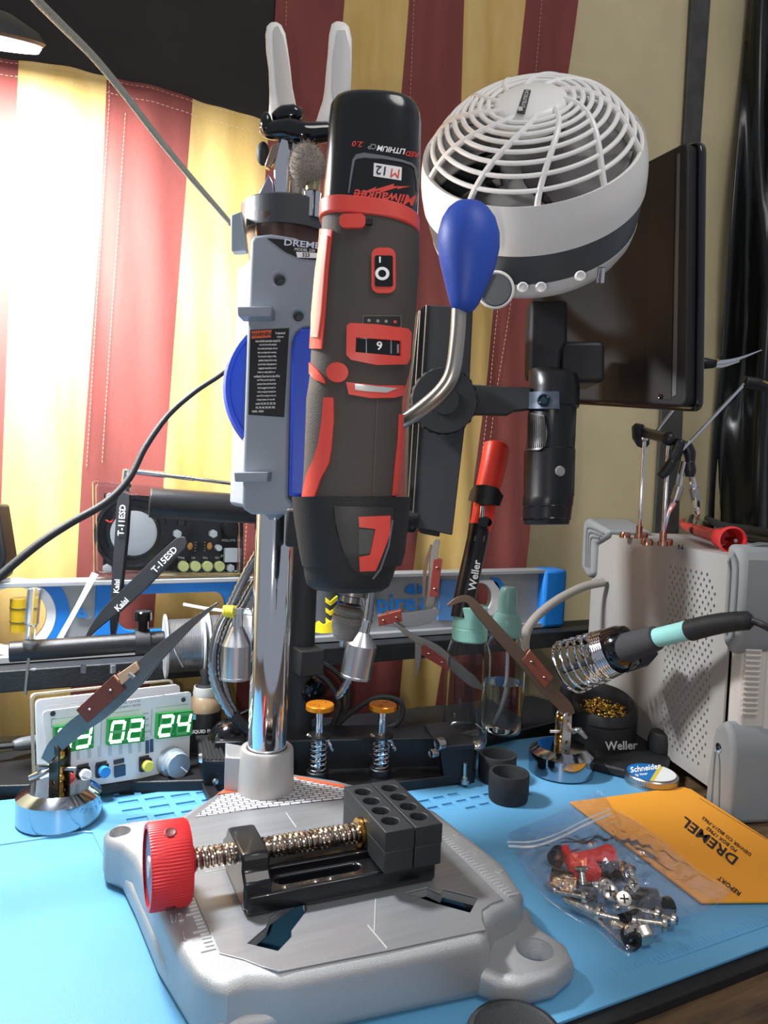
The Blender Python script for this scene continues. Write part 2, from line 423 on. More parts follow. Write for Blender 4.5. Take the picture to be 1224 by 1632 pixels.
for xs, a, b in (([(165, 174), (740, 138)], 130, 740), ([(180, 200), (740, 163)], 180, 740), ([(160, 302), (740, 257)], 0, 0), ([(0, 862), (480, 815), (800, 770)], 0, 900), ([(0, 458), (180, 452)], 0, 40), ([(480, 797), (600, 785), (900, 748)], 480, 900), ([(0, 659), (480, 640)], 0, 200), ([(780, 395), (900, 388)], 740, 900)):
    if b <= a: continue
    Y_ = [p[0] for p in xs]; X_ = [p[1] for p in xs]
    st = MB(); seam_stitch(st, lambda y: (np.interp(y, Y_, X_), y), a, b); st.build('stitch_line', stitch, bt)
for o_ in (6, 27):
    st = MB(); seam_stitch(st, lambda x: (x, arcf(x)+o_), 0, 430, 8); st.build('stitch_line', stitch, bt)
# dark angle strip on the cream wall and the black sheet at the right
PW = WY(.742)
solo(MB().prism([PW(*p) for p in ((1101, -40), (1132, -40), (1108, 300), (1085, 660), (1078, 850), (1040, 850), (1052, 640), (1085, 250))], (0, -.004, 0)).build('corner_strip', mat('grey_metal_strip', '54544e', .5, .3, var=.3), None, .0006),
     'dark grey metal strip running down the cream wall behind the monitor', 'metal strip')
mb = MB(); rr = []
for i in range(41):
    y = -60+1230*i/40; r = []
    for j in range(25):
        t = j/24; x = np.interp(y, [-60, 0, 300, 560, 700, 900, 1180], [1196, 1193, 1170, 1150, 1136, 1126, 1118])+t*230
        p = WY(.735-.055*(1-cos(min(t*9, pi)))/2-.012*sin(t*14+i*.12)-.006*sin(t*31-i*.35))(x, y); r.append(p)
    rr.append(r)
G = [[mb.b.verts.new(Vector(list(q))) for q in r] for r in rr]; G2 = [[mb.b.verts.new(Vector([q[0], q[1]+.0015, q[2]])) for q in r] for r in rr]
for i in range(40):
    for j in range(24):
        mb.b.faces.new([G[i][j], G[i+1][j], G[i+1][j+1], G[i][j+1]]); mb.b.faces.new([G2[i][j], G2[i][j+1], G2[i+1][j+1], G2[i+1][j]])
for i in range(40): mb.b.faces.new([G[i][0], G2[i][0], G2[i+1][0], G[i+1][0]])
solo(mb.build('plastic_sheet', mat('black_sheet', '131413', .28, bump=.3, bscale=14), ang=180), 'glossy black plastic sheet hanging down the right edge of the wall', 'plastic sheet')
# shelf rail behind
PR = WY(.655)
a0, a1 = PR(-40, 1040), PR(958, 1000)
rail = MB(); rail.bb((a0[0], .655, .0570), (a1[0]+.03, .705, .0745)); rl = rail.build('shelf_rail', mat('slate_rail', '26282b', .55, bump=.3, bscale=500, var=.4, vscale=60), None, .001)
solo(rl, 'long black rail fixed in front of the bunting, carrying the spirit level', 'rail')
# ------------------------------------------------------------ mats on the bench
pad = MB().prism([(-.30, .243, -.008), (.480, .243, -.008), (.487, .560, -.008), (-.30, .612, -.008)], (0, 0, .0055)).build('bench_pad', mat('pad_black', '141414', .7), None, .001)
solo(pad, 'thin black pad lying under the blue mat, its edge showing at the front', 'pad')
blue = mat('silicone_blue', '5a97be', .42, bump=.08, bscale=1200)
mt = thing('soldering_mat', 'light blue silicone soldering mat with trays covering the bench', 'mat', (.1, .4, -.0025))
T0 = HZ(0)
def w2(p): return [(q[0], q[1]) for q in p]
slots = []
def slotrow(A, B, Cc, nx, ny, hx, hy, skip=()):
    A, B, Cc = (T0(*p)[:2] for p in (A, B, Cc)); u = (B-A)/nx; v = (Cc-A)/ny
    for j in range(ny):
        for i in range(nx):
            c = A+u*(i+.5)+v*(j+.5); a = u*.5*hx; b = v*.5*hy
            slots.append([tuple(c-a-b), tuple(c+a-b), tuple(c+a+b), tuple(c-a+b)])
outer = [(-.30, .25), (.470, .25)]+[(.476, .256), (.482, .545)]+[(.477, .553), (.468, .5545), (-.30, .6035)]
# left tool grid and middle grid, in mat coordinates
for j in range(11):
    for i in range(5):
        x = .083+i*.0182+.0008*j; y = .578-.0145*j-.0012*i
        if x > .165 - .0 and y < .53: continue
        slots.append([(x-.0068, y-.0033), (x+.0068, y-.0033), (x+.0068, y+.0033), (x-.0068, y+.0033)])
for j in range(3):
    for i in range(7):
        x = .285+i*.0132; y = .472-.0125*j+.0012*i
        if x < .30 and j > 1: continue
        if abs(x-.345) < .026 and y > .47: continue
        slots.append([(x-.0046, y-.0027), (x+.0046, y-.0027), (x+.0046, y+.0027), (x-.0046, y+.0027)])
mat_pl = HZ(0); mo = shape('mat_sheet', [outer]+slots, mat_pl, .0014, blue, mt, .0003, px=False)
MB().prism([(-.299, .251, -.0025), (.469, .251, -.0025), (.481, .545, -.0025), (.468, .5530, -.0025), (-.299, .6025, -.0025)], (0, 0, .0012)).build('mat_backing', mat('silicone_blue_deep', '4c8ab2', .5), mt)
def ridge(name, pts, r=.0007, close=False):
    q = [np.array([p[0], p[1], .0002]) for p in pts]; MB().tube(q, r, 8, 0).build(name, blue, mt)
ridge('tray_ridge', [(-.28, .527), (.052, .513), (.0575, .509), (.0600, .480), (.062, .460)], .0011)
ridge('tray_ridge', [(.052, .589), (.069, .588), (.0715, .584), (.0640, .535)], .0009)
ridge('tray_ridge', [(.30, .262), (.472, .262)], .0004)
# ruler ticks and small printed marks on the mat front strip
tk = MB()
for i in range(60):
    x = .275+i*.0032; l = .006 if i % 5 == 0 else .003
    tk.bb((x, .264, .0000), (x+.0003, .264+l, .00015))
tk.build('ruler_ticks', mat('mat_print', '4a95cf', .5), mt)
# black platform behind the mat
platm = mat('platform_black', '17181b', .45, bump=.15, bscale=700, var=.3, vscale=80)
z1 = .008
PZ = HZ(z1)
poly = [(-60, 1254), (335, 1243), (560, 1254), (757, 1232), (762, 1180), (885, 1150), (905, 1124)]
pts = [PZ(*p) for p in poly]+[np.array([.52, .648, z1]), np.array([.25, .655, z1]), np.array([-.2, .665, z1])]
solo(MB().prism([(p[0], p[1], -.0075) for p in pts], (0, 0, .0155)).build('equipment_platform', platm, None, .001), 'flat black platform along the back of the bench under the clock board and bottles', 'platform')
# ============================================================ drill press stand
cast = mat('cast_aluminium', 'a9aaac', .42, .55, bump=.35, bscale=2500)
mach = mat('machined_plate', '9fa1a5', .36, .6, bump=.05, bscale=900, var=.12, vscale=20, stretch=(1, 12, 1))
greyp = mat('grey_plastic', '8b929b', .42)
bluep = mat('blue_plastic', '2d50c8', .4)
ds = thing('drill_press_stand', 'grey drill press stand with chrome column, blue wheel and cast base on the blue mat', 'drill press', (.165, .37, 0))
H3 = HZ(.030)
base_o = [(.0755, .306), (.083, .291), (.100, .288), (.115, .2872), (.160, .2815), (.200, .2765), (.205, .2685), (.214, .2625), (.232, .2610), (.2480, .2665), (.2525, .2775), (.2500, .2900), (.2495, .2990), (.2545, .3080),
          (.2535, .330), (.2530, .400), (.2400, .440), (.205, .475), (.180, .492), (.146, .494), (.120, .476), (.098, .456), (.075, .462), (.060, .455), (.056, .443), (.064, .430), (.0665, .40), (.0690, .35)]
slotL = [H3(*p)[:2] for p in ((394, 1504), (443, 1516), (465, 1493), (464, 1484), (490, 1450), (480, 1425), (430, 1460), (424, 1478))]
slotR = [H3(*p)[:2] for p in ((646, 1423), (694, 1440), (749, 1455), (762, 1431), (706, 1417), (702, 1425), (680, 1415))]
slots3 = [[tuple(q) for q in slotL], [tuple(q) for q in slotR]]
ear = [(.2345+.0075*cos(2*pi*k/24), .2795+.0075*sin(2*pi*k/24)) for k in range(24)]
# flange (thin foot with ears) then the raised body with a rounded shoulder
bf = shape('base_flange', [base_o], HZ(.014), .0138, cast, ds, .0045, px=False, bres=4, ang=60)
body_o = [(.0755, .306), (.0800, .2960), (.0860, .2915), (.0940, .2925), (.1020, .2900), (.1080, .2868), (.115, .2855), (.160, .2805), (.200, .2758), (.2060, .2775), (.2105, .2850), (.2200, .2920), (.2350, .2955), (.2450, .3030),
          (.2525, .330), (.2515, .400), (.2370, .438), (.203, .472), (.180, .489), (.146, .491), (.122, .473), (.098, .453), (.0860, .4560), (.0740, .4580), (.0630, .4570), (.0560, .4500), (.0560, .4400), (.0630, .4300), (.0670, .415), (.0690, .38), (.0715, .33)]
bb_ = shape('base_body', [body_o], HZ(.0296), .0294, cast, ds, .0065, px=False, bres=5, ang=60)
def slot_cutter():
    mb = MB()
    for s_ in slots3: mb.prism([(q[0], q[1], -.01) for q in s_], (0, 0, .06))
    mb.lathe((.2345, .2795, -.01), (0, 0, 1), [(.0072, 0), (.0072, .0190), (.0092, .0230), (.0092, .04)], 32)
    mb.lathe((.0640, .4440, .012), (0, 0, 1), [(.0040, 0), (.0040, .0130), (.0062, .0170), (.0062, .03)], 32)
    return mb.mesh('k')
def cavity(zt):
    c_ = np.array([.158, .375]); return MB().prism([(c_[0]+(x-c_[0])*.86, c_[1]+(y-c_[1])*.86, -.01) for x, y in ((.080, .300), (.115, .292), (.205, .284), (.245, .305), (.2500, .330), (.2490, .400), (.230, .436), (.180, .470), (.146, .475), (.098, .445), (.072, .43))], (0, 0, .01+zt)).mesh('k')
cut(bf, cavity(.03)); cut(bb_, cavity(.0255))
cut(bf, slot_cutter()); cut(bb_, slot_cutter())
# back left ear
plate_o = [(.0880, .452), (.0885, .3150)]+[(.0885+.019*sin(a), .315-.0260*(1-cos(a))*1.0) for a in ()]
plate_o = [(.1050, .4490), (.0880, .4350), (.0878, .3120), (.0960, .3040), (.1020, .2960), (.1075, .2905), (.1563, .2850), (.2055, .2805), (.2085, .2880), (.2130, .2945), (.2200, .2975), (.2285, .2985), (.2320, .3560), (.2380, .4200), (.2070, .4640), (.1800, .4880), (.1460, .4900)]
shape('table_plate', [plate_o]+slots3, HZ(.0302), .0012, mach, ds, .0002, px=False)
# printed warning label on the back of the plate
lab = [H3(*p) for p in ((312, 1312), (400, 1245), (420, 1240), (506, 1250), (548, 1262), (560, 1285))]
lab = [(.1075, .4440), (.1400, .4800), (.1850, .4780), (.2120, .4470), (.2145, .4330), (.16, .4400)]
lbm = bpy.data.materials.new('warning_print'); lbm.use_nodes = True; nt = lbm.node_tree; b = nt.nodes['Principled BSDF']
tc = nt.nodes.new('ShaderNodeTexCoord'); br = nt.nodes.new('ShaderNodeTexBrick'); mp = nt.nodes.new('ShaderNodeMapping'); mp.inputs['Rotation'].default_value = (0, 0, .12)
br.inputs['Scale'].default_value = 230; br.inputs['Mortar Size'].default_value = .09; br.inputs['Color1'].default_value = (.68, .68, .7, 1); br.inputs['Color2'].default_value = (.5, .5, .52, 1); br.inputs['Mortar'].default_value = (.015, .015, .02, 1)
br.inputs['Brick Width'].default_value = 1.6; br.inputs['Row Height'].default_value = .75
nt.links.new(tc.outputs['Object'], mp.inputs[0]); nt.links.new(mp.outputs[0], br.inputs[0]); nt.links.new(br.outputs[0], b.inputs['Base Color']); b.inputs['Roughness'].default_value = .5
shape('warning_sticker', [lab], HZ(.0306), .0003, lbm, ds, px=False)['label'] = 'fine black print sticker behind the vise'
shape('sticker_heading', [[(.1270, .4700), (.1395, .4805), (.1500, .4790), (.1420, .4690)]], HZ(.0309), .0003, mat('label_orange', 'e0613d', .5), ds, px=False)
shape('sticker_heading', [[(.1830, .4760), (.1860, .4785), (.2100, .4530), (.2075, .4500)]], HZ(.0309), .0003, mat('label_orange', 'e0613d'), ds, px=False)
gr = MB(); gr2 = MB()
for a, b_ in (((.1560, .3050), (.1565, .2860)), ((.1590, .3540), (.1575, .4030)), ((.1590, .4090), (.1600, .4300)), ((.098, .380), (.120, .3775)), ((.1690, .3230), (.1565, .2990))):
    p = np.array([*a, .0303]); q = np.array([*b_, .0303]); MB().tube([p, q], .00035, 6, 0).build('guide_line', mat('bare_marks', 'd8d9da', .35, .6), ds)
for i in range(26):
    y = .3160+i*.0030; l = .0065 if i % 5 == 0 else .0038
    gr.bb((.0872-l, y, .0296), (.0872, y+.0006, .0302)); gr2.bb((.2330, .300+i*.003, .0296), (.2330+l, .3006+i*.003, .0302))
gr.build('scale_marks', mat('bare_marks', ''), ds); gr2.build('scale_marks', mat('bare_marks', ''), ds)
for k, (s_, y) in enumerate((('1', .3310), ('1/2', .3460), ('2', .3610))):
    text('scale_number', s_, HZ(.0296), *pj((.0765, y, .0296)), 13, mat('bare_marks', ''), ds, ang=-10, th=.0005)
for x, y in ((.2435, .345), (.2440, .367), (.2430, .322)):
    MB().lathe((x, y, .0292), (0, 0, 1), [(.0022, 0), (.0018, .0008), (.0008, .0006)], 12).build('cast_boss', cast, ds)
# column and socket
CX, CY = .159, .468
MB().lathe((CX, CY, .0285), (0, 0, 1), [(.0188, 0), (.0186, .004), (.0176, .0285), (.0168, .0300), (.0136, .0300), (.0130, .026)], 48).build('column_socket', mat('socket_cast', 'b8b5b1', .42, .4, bump=.15, bscale=2500), ds)
shape('socket_rib', [[(.133, .474), (.146, .466), (.150, .49), (.14, .50)]], HZ(.0530), .024, cast, ds, .001, px=False)
MB().lathe((CX, CY, .050), (0, 0, 1), [(.0126, 0), (.0126, .305), (.012, .306)], 48).build('column', chrome, ds)
# sliding head: front shell, rear block, tabs
PA = PF(440, 600, .452)
sh = shape('head_shell', [[(399, 384), (405, 375), (432, 372), (470, 378), (520, 400), (520, 520), (483, 522), (472, 530), (466, 545), (462, 640), (459, 792), (470, 806), (468, 820), (400, 820), (388, 812), (385, 800), (390, 640), (395, 500), (398, 420)],
           circ(445, 445, 9, n=16), circ(475, 503, 8, n=16)], PA, .020, greyp, ds, .0022)
MB().bb((CX-.0225, CY-.010, PA(440, 815)[2]), (CX+.026, CY+.030, PA(440, 395)[2])).build('head_block', greyp, ds, .003)
for y0, y1, x0, x1 in ((488, 504, 377, 434), (752, 768, 372, 428)):
    P2 = PF(400, 600, .438); a = [P2(x0, y0), P2(x1, y0), P2(x1-2, y1), P2(x0+2, y1)]
    MB().prism(a, P2.n*-.016).build('cable_tab', greyp, ds, .0008)
for x, y in ((445, 445), (475, 503)):
    p = PA(x, y); MB().cyl(p+PA.n*-.012, p+PA.n*-.019, .0034).build('screw_recess', mat('recess_grey', '565b62', .5), ds)
# model label
shape('model_label', [[(426, 380), (470, 384), (516, 392), (516, 416), (478, 412), (455, 402)]], PA, .0006, blackp, ds, w0=.0006)
text('label_lettering', 'DREMEL', PA, 487, 390, 10, mat('label_silver', 'cfd4e6', .5), ds, ang=6, off=.0007, bold=.02, xs=1.35)
text('label_lettering', 'MODEL 220', PA, 486, 399, 4.5, whitep, ds, ang=5, off=.0007)
shape('label_box', [[(472, 402), (508, 404), (508, 412), (474, 411)]], PA, .0003, whitep, ds, w0=.0008)
text('label_lettering', '523', PA, 488, 407, 6, blackp, ds, ang=2, off=.0009, bold=.03)
shape('warning_label', [[(399, 526), (461, 523), (453, 665), (396, 661)]], PA, .0005, blackp, ds, w0=.0004)
shape('warning_heading', [[(401, 528), (433, 526), (432, 538), (401, 540)]], PA, .0003, mat('label_orange', ''), ds, w0=.0006)
text('warning_heading_text', 'WARNING', PA, 419, 533, 6, blackp, ds, ang=-3, off=.0007, bold=.03, xs=.95)
WT = ['To reduce the risk', 'of injury user', 'must read the instruction manual. Do', 'not reach in the area of the spinning bit.', 'Do not hold small workpiece with your', 'hand, use clamps when necessary.', 'Do not use for routing or milling', 'applications. Unplug tool before setting',
      'up in tool holder, making adjustments or', 'changing bits. Securely fasten tool and', 'holder to a stable platform or', 'workbench. Know how to shut off the', 'tool! Wear eye and respiratory', 'protection. Never start the tool when', 'the bit is engaged in the material. Do', 'not leave a running tool unattended, turn', 'power off. Do not expose to rain or use', 'in damp locations. For use with', 'models 100, 200, 275, 285, 300,', '395, 398, 400, 780, 800, 3000,', '4200, 4300']
for i, s_ in enumerate(WT):
    y = 531+i*6.25; wd = 54 if i > 1 else 24
    wd = min(wd, 54)*(.6 if i == len(WT)-1 else 1)*(.8+.2*min(1, len(s_)/38)); cx = (401+wd/2-.03*(y-530)) if i > 1 else 447
    h = 4.0; text('warning_text', s_, PA, cx, y, h, whitep, ds, ang=-1, off=.0006, th=.0001, bold=.025, xs=(wd/(len(s_)*h*.78)))
# blue wheel and blue slide
PB = PF(475, 618, .474)
c = PB(479, 618); R = 127*.474/F
MB().lathe(c+PB.n*-.018, PB.n, [(R-.002, 0), (R, .003), (R, .013), (R-.0025, .0165), (R-.005, .0165), (R-.0055, .0145), (.004, .0145)], 72).build('depth_wheel', bluep, ds)
PS = PF(480, 650, .448)
shape('blue_slide', [[(464, 560), (468, 535), (480, 523), (520, 521), (520, 796), (460, 790)]], PS, .020, bluep, ds, .002)
# accessory cup on top: band with bracket and inner cup
cc = np.array([CX+.0015, CY, 0]); zt = ad(450, 345, .48)[2]
MB().lathe((cc[0], cc[1], zt-.0125), (0, 0, 1), [(.0295, 0), (.0295, .017), (.0275, .0185), (.026, .017), (.026, .0)], 56).build('cup_band', mat('band_rubber', '3d4043', .4, bump=.1), ds)
MB().lathe((cc[0]-.0125, cc[1]-.012, zt-.036), (0, 0, 1), [(.0085, 0), (.0105, .004), (.0125, .030), (.0118, .030), (.008, .004)], 32).build('side_cup', mat('brown_cup', '4d3b35', .35), ds)
P3 = PF(378, 390, .455); MB().prism([P3(367, 342), P3(385, 336), P3(392, 398), P3(368, 400)], P3.n*-.010).build('band_clip', mat('clip_grey', '8d98a0', .35), ds, .001)
MB().lathe((cc[0], cc[1], zt-.012), (0, 0, 1), [(.020, -.04), (.0262, 0), (.0262, .002), (.0255, .001)], 40).build('cup_floor', mat('brown_cup', ''), ds)
# lever with blue knob
LD = .425
lv = Loft([(322, 735, 757), (327, 722, 770), (335, 713, 780), (350, 704, 790), (372, 698, 796), (395, 697, 796), (420, 701, 791), (445, 707, 782), (470, 713, 770), (484, 717, 763), (492, 720, 757), (497, 728, 750)], LD, LD)
q = [ad(732, 492, LD+.001), ad(729, 540, LD), ad(722, 590, LD), ad(708, 618, LD+.002), ad(680, 645, LD+.006), ad(640, 672, LD+.014), ad(590, 690, LD+.034), ad(540, 690, LD+.048)]
MB().tube(q, .0044, 20, 6).build('lever_rod', mat('satin_steel', 'b5aea6', .33, .9), ds)
lv.mb().build('lever_knob', mat('knob_blue', '2b4fb4', .5, bump=.1, bscale=500), ds, ang=180)
# tool collar at the bottom of the arm
col = Loft([(793, 466, 656), (800, 467, 654), (830, 470, 651), (880, 478, 646), (900, 482, 640)], .402, .402, .95, 2.3, 48)
mb = MB(); rr = [col.ring(i) for i in range(5)]+[col.ring(4, .93), col.ring(3, .93), col.ring(2, .92), col.ring(1, .92), col.ring(0, .92)]
mb.rings(rr, False, True)
MB_arm = MB().box((np.array([CX, CY, 0])+ad(558, 840, .402))/2*np.array([1, 1, 0])+np.array([0, 0, ad(558, 850, .402)[2]]), (.022, .045, .022), U=(cos(_az), -sin(_az), 0), V=(sin(_az), cos(_az), 0))
cr = mb.build('tool_collar', blkm, ds, ang=60)
MB_arm.build('collar_arm', blkm, ds, .002)
# ============================================================ rotary tool held in the stand
tgrip = mat('tool_grip', '48423d', .68, bump=.3, bscale=1600, var=.12, vscale=30)
tred = mat('tool_red', 'd84a40', .42)
rt = thing('rotary_tool', 'black and red cordless rotary tool held upright in the drill press stand', 'rotary tool', ad(548, 1020, .40))
D0, D1 = .388, .400
def dd(y): return .3868+(y-172)/(1000-172)*.0132
gr_rows = [(350, 513, 666), (370, 513, 668), (420, 509, 668), (480, 503, 664), (540, 498, 658), (575, 496, 656), (600, 495, 650), (622, 492, 643), (640, 489, 641), (700, 487, 640), (750, 485, 636), (790, 482, 631), (812, 482, 630), (870, 500, 628)]
G_ = Loft(gr_rows, dd(350), dd(870), .92, 2.45, 48)
G_.mb().build('tool_body', tgrip, rt, ang=60)
bt_rows = [(168, 556, 640), (170, 540, 655), (174, 532, 664), (182, 527, 669), (200, 525, 671), (260, 521, 670), (335, 514, 666), (350, 513, 666)]
B_ = Loft(bt_rows, dd(168), dd(350), .92, 2.7, 48)
batt = B_.mb().build('battery', mat('battery_black', '141416', .2, coat=.3), rt, ang=60)
def arcband(S, top, bot, x0, x1, n=24):
    """outline between two curves y=top(t), y=bot(t)"""
    xs = [x0+(x1-x0)*k/n for k in range(n+1)]
    return [(x, top((x-x0)/(x1-x0))) for x in xs]+[(x, bot((x-x0)/(x1-x0))) for x in xs[::-1]]
# red collar ring: a slightly tilted ring all round
rr = []
for k, (dy, o) in enumerate(((-14, 1.0), (-13, 1.03), (10, 1.035), (12, 1.0))):
    row = []
    for j in range(48):
        t = 2*pi*j/48; e = 2/2.6; cq, sq = cos(t), sin(t); y = 354+dy
        C_ = ad(589, y, dd(346)); w_ = 77.5*dd(346)/F*o
        tilt = (10+8*sq)*cq  # px lower on the right and front
        P = C_+G_.s*(w_*abs(cq)**e*(1 if cq > 0 else -1))+G_.f*(w_*.92*abs(sq)**e*(1 if sq > 0 else -1)) - G_.a*0
        P = P + np.array([0, 0, -1])*(8*cq)*dd(346)/F
        row.append(P)
    rr.append(row)
MB().rings(rr).build('collar_ring', tred, rt, .0004)
conform('release_tab', [rrect(545, 344, 583, 366, 8)], G_, .0008, .0022, tred, rt, 6)
conform('ring_gap', [rrect(583, 352, 594, 361, 3)], G_, .0009, .0022, blackp, rt, 6)
# battery decoration (the tool hangs upside down, so the print is inverted)
text('battery_lettering', 'RED', B_, 656, 246, 8, tred, rt, ang=188, xs=1.0, bold=.03, step=3, shear=.2)
text('battery_lettering', 'LITHIUM', B_, 623, 239, 9, whitep, rt, ang=188, xs=.95, bold=.03, step=4, shear=.2)
text('battery_lettering', 'CP', B_, 593, 234, 9, mat('print_grey', '8c8c8e', .5), rt, ang=186, xs=.9, bold=.02, step=4, shear=.2)
text('battery_lettering', '2.0', B_, 570, 230, 9, tred, rt, ang=186, xs=1.15, bold=.02, step=4, shear=.2)
gtrim = mat('trim_grey', '6a6c72', .35)
def pathband(name, pts, w_, S, off, th, m, par, step=5):
    P = [np.array(p, float) for p in pts]; L, R_ = [], []
    for i, p in enumerate(P):
        t = nrm(P[min(i+1, len(P)-1)]-P[max(i-1, 0)]); n = np.array([-t[1], t[0]]); ww = w_[i] if hasattr(w_, '__len__') else w_
        L.append(tuple(p+n*ww/2)); R_.append(tuple(p-n*ww/2))
    return conform(name, [L+R_[::-1]], S, off, th, m, par, step)
pathband('battery_trim', [(556, 308), (560, 280), (564, 256), (569, 250), (580, 248), (610, 251), (640, 257), (655, 262), (661, 268), (664, 290), (664, 305)], [2, 3, 4, 7, 8, 5, 4, 4, 3, 2, 1], B_, .0001, .0005, gtrim, rt)
conform('badge', [[(596, 260), (640, 267), (639, 288), (595, 281)]], B_, .0001, .0003, mat('badge_white', 'e9e6e4', .4), rt, 5)
text('badge_lettering', '12', B_, 606.5, 272.5, 14, mat('print_navy', '2c2f45', .5), rt, ang=188, off=.0005, bold=.015, step=4)
text('badge_lettering', 'M', B_, 629, 277, 14, tred, rt, ang=188, off=.0005, bold=.0, step=4)
conform('logo_bolt', [[(573, 309), (600, 298), (598, 302), (628, 293), (627, 297), (654, 297), (632, 302), (634, 299), (604, 308), (606, 304)]], B_, .0001, .0002, tred, rt, 5)
text('logo_lettering', 'Milwaukee', B_, 613, 315, 17, tred, rt, ang=186, xs=.98, bold=.03, step=4, shear=.25)
# left light pipe window, red edges
pathband('side_window_frame', [(521, 366), (513, 430), (507, 500), (504, 556)], [20, 22, 24, 20], G_, .0001, .0010, tred, rt, 5)
pathband('side_window', [(521, 376), (514, 430), (508, 500), (505, 538)], [10, 13, 14, 10], G_, .0012, .0006, mat('window_pink', 'e9a79a', .25), rt, 5)
# switch
conform('switch_frame', [rrect(592, 396, 629, 468, 12)], G_, .0001, .0012, tred, rt, 6)
conform('switch', [rrect(597, 409, 624, 458, 3)], G_, .0006, .0014, blkg, rt, 6)
conform('switch_mark', [circ(608, 438, 10.5), circ(608, 438, 6)], G_, .0022, .0002, whitep, rt, 4)
conform('switch_mark', [rrect(603.5, 411, 606, 421, 1)], G_, .0022, .0002, whitep, rt, 4)
# charge gauge
conform('gauge_frame', [rrect(578, 503, 639, 522, 2), rrect(579, 504, 638, 521, 1.5)], G_, .0001, .0002, mat('gauge_grey', '6e6a66', .5), rt, 5)
conform('gauge', [rrect(579.5, 504.5, 637.5, 520.5, 1.5)], G_, .0000, .0003, blkm, rt, 5)
for x, m in ((588, 'print_grey'), (602, 'print_grey'), (615, 'print_grey'), (629, 'tool_red')):
    conform('gauge_mark', [circ(x, 512+(x-608)*.05, 2.6, n=12)], G_, .0003, .0002, MC[m], rt)
# speed dial
conform('dial_frame', [[(554, 520), (560, 516), (600, 518), (645, 524), (650, 530), (648, 570), (643, 580), (600, 582), (560, 574), (553, 566)], [(568, 539), (635, 544), (635, 568), (567, 562)]], G_, .0001, .0022, tred, rt, 6)
conform('speed_dial', [[(568, 539), (635, 544), (635, 568), (567, 562)]], G_, .0001, .0008, blkg, rt, 5)
for x in (583, 621): conform('dial_notch', [rrect(x, 542, x+1.6, 564, .5)], G_, .0009, .0003, mat('print_grey', ''), rt, 5)
text('dial_number', '9', G_, 604, 551.5, 14, whitep, rt, off=.001, bold=.03, step=5)
text('dial_number', 'I', G_, 632, 556, 14, mat('print_grey', ''), rt, off=.001, bold=.03, step=5)
conform('lock_button', [circ(540, 594, 16, n=30)], G_, .0002, .0026, tred, rt, 6)
conform('air_vent', [[(496, 578), (508, 590), (520, 608), (519, 612), (505, 606), (496, 596)]], G_, .0001, .0012, tred, rt, 6)
conform('lower_frame', [[(552, 609), (600, 614), (641, 614), (638, 630), (625, 634), (590, 635), (556, 629)]], G_, .0001, .0014, tred, rt, 6)
conform('lower_window', [[(566, 612), (600, 616), (630, 618), (614, 626), (590, 625), (566, 622)]], G_, .0013, .0006, mat('silver_label', 'c9c9c6', .3, .4), rt, 6)
pathband('grip_flash', [(525, 634), (524, 670), (519, 712), (514, 735), (502, 760), (494, 790), (493, 806)], [15, 18, 21, 24, 22, 18, 17], G_, .0001, .0014, tred, rt, 6)
pathband('grip_flash', [(639, 660), (638, 700), (635, 740), (631, 790)], [8, 9, 12, 13], G_, .0001, .0012, tred, rt, 6)
pathband('mould_seam', [(601, 634), (598, 700), (594, 790)], 1.2, G_, .0001, .0004, mat('seam_grey', '5b554f', .6), rt, 6)
conform('body_lip', [[(532, 799), (580, 803), (631, 801), (631, 806), (580, 808), (532, 804)]], G_, .0004, .0012, tred, rt, 6)
# nose inside the collar, showing as a black shield with a red and grey window
N_ = Loft([(822, 474, 645), (850, 480, 640), (900, 484, 632), (918, 486, 626), (932, 489, 620), (939, 500, 610), (941, 512, 600)], .402, .402, .97, 2.2, 48)
N_.mb().build('nose_ring', blkm, rt, ang=60)
CS = Loft([(793, 466, 656), (800, 467, 654), (830, 470, 651), (880, 478, 646), (900, 482, 640), (960, 500, 620)], .402, .402, .97, 2.3, 48)
conform('nose_shield', [[(533, 806), (624, 808), (622, 850), (610, 890), (596, 915), (570, 916), (556, 900), (545, 870), (536, 835)]], CS, .0002, .0016, mat('shield_black', '2c2a2a', .5), rt, 6)
pathband('shield_edge', [(530, 806), (534, 840), (544, 876), (560, 908), (575, 918)], 4.5, CS, .0004, .0022, rub, rt, 6)
pathband('shield_edge', [(621, 828), (615, 870), (603, 905), (592, 920)], 2, CS, .0018, .0008, mat('trim_grey', ''), rt, 6)
conform('nose_window', [[(571, 823), (618, 821), (617, 850), (606, 882), (596, 907), (573, 908), (572, 886), (588, 883), (596, 842), (572, 839)]], CS, .0017, .0010, tred, rt, 5)
conform('nose_insert', [[(571, 842), (595, 843), (588, 881), (572, 882)]], CS, .0015, .0008, mat('insert_grey', '4a4a47', .6), rt, 5)
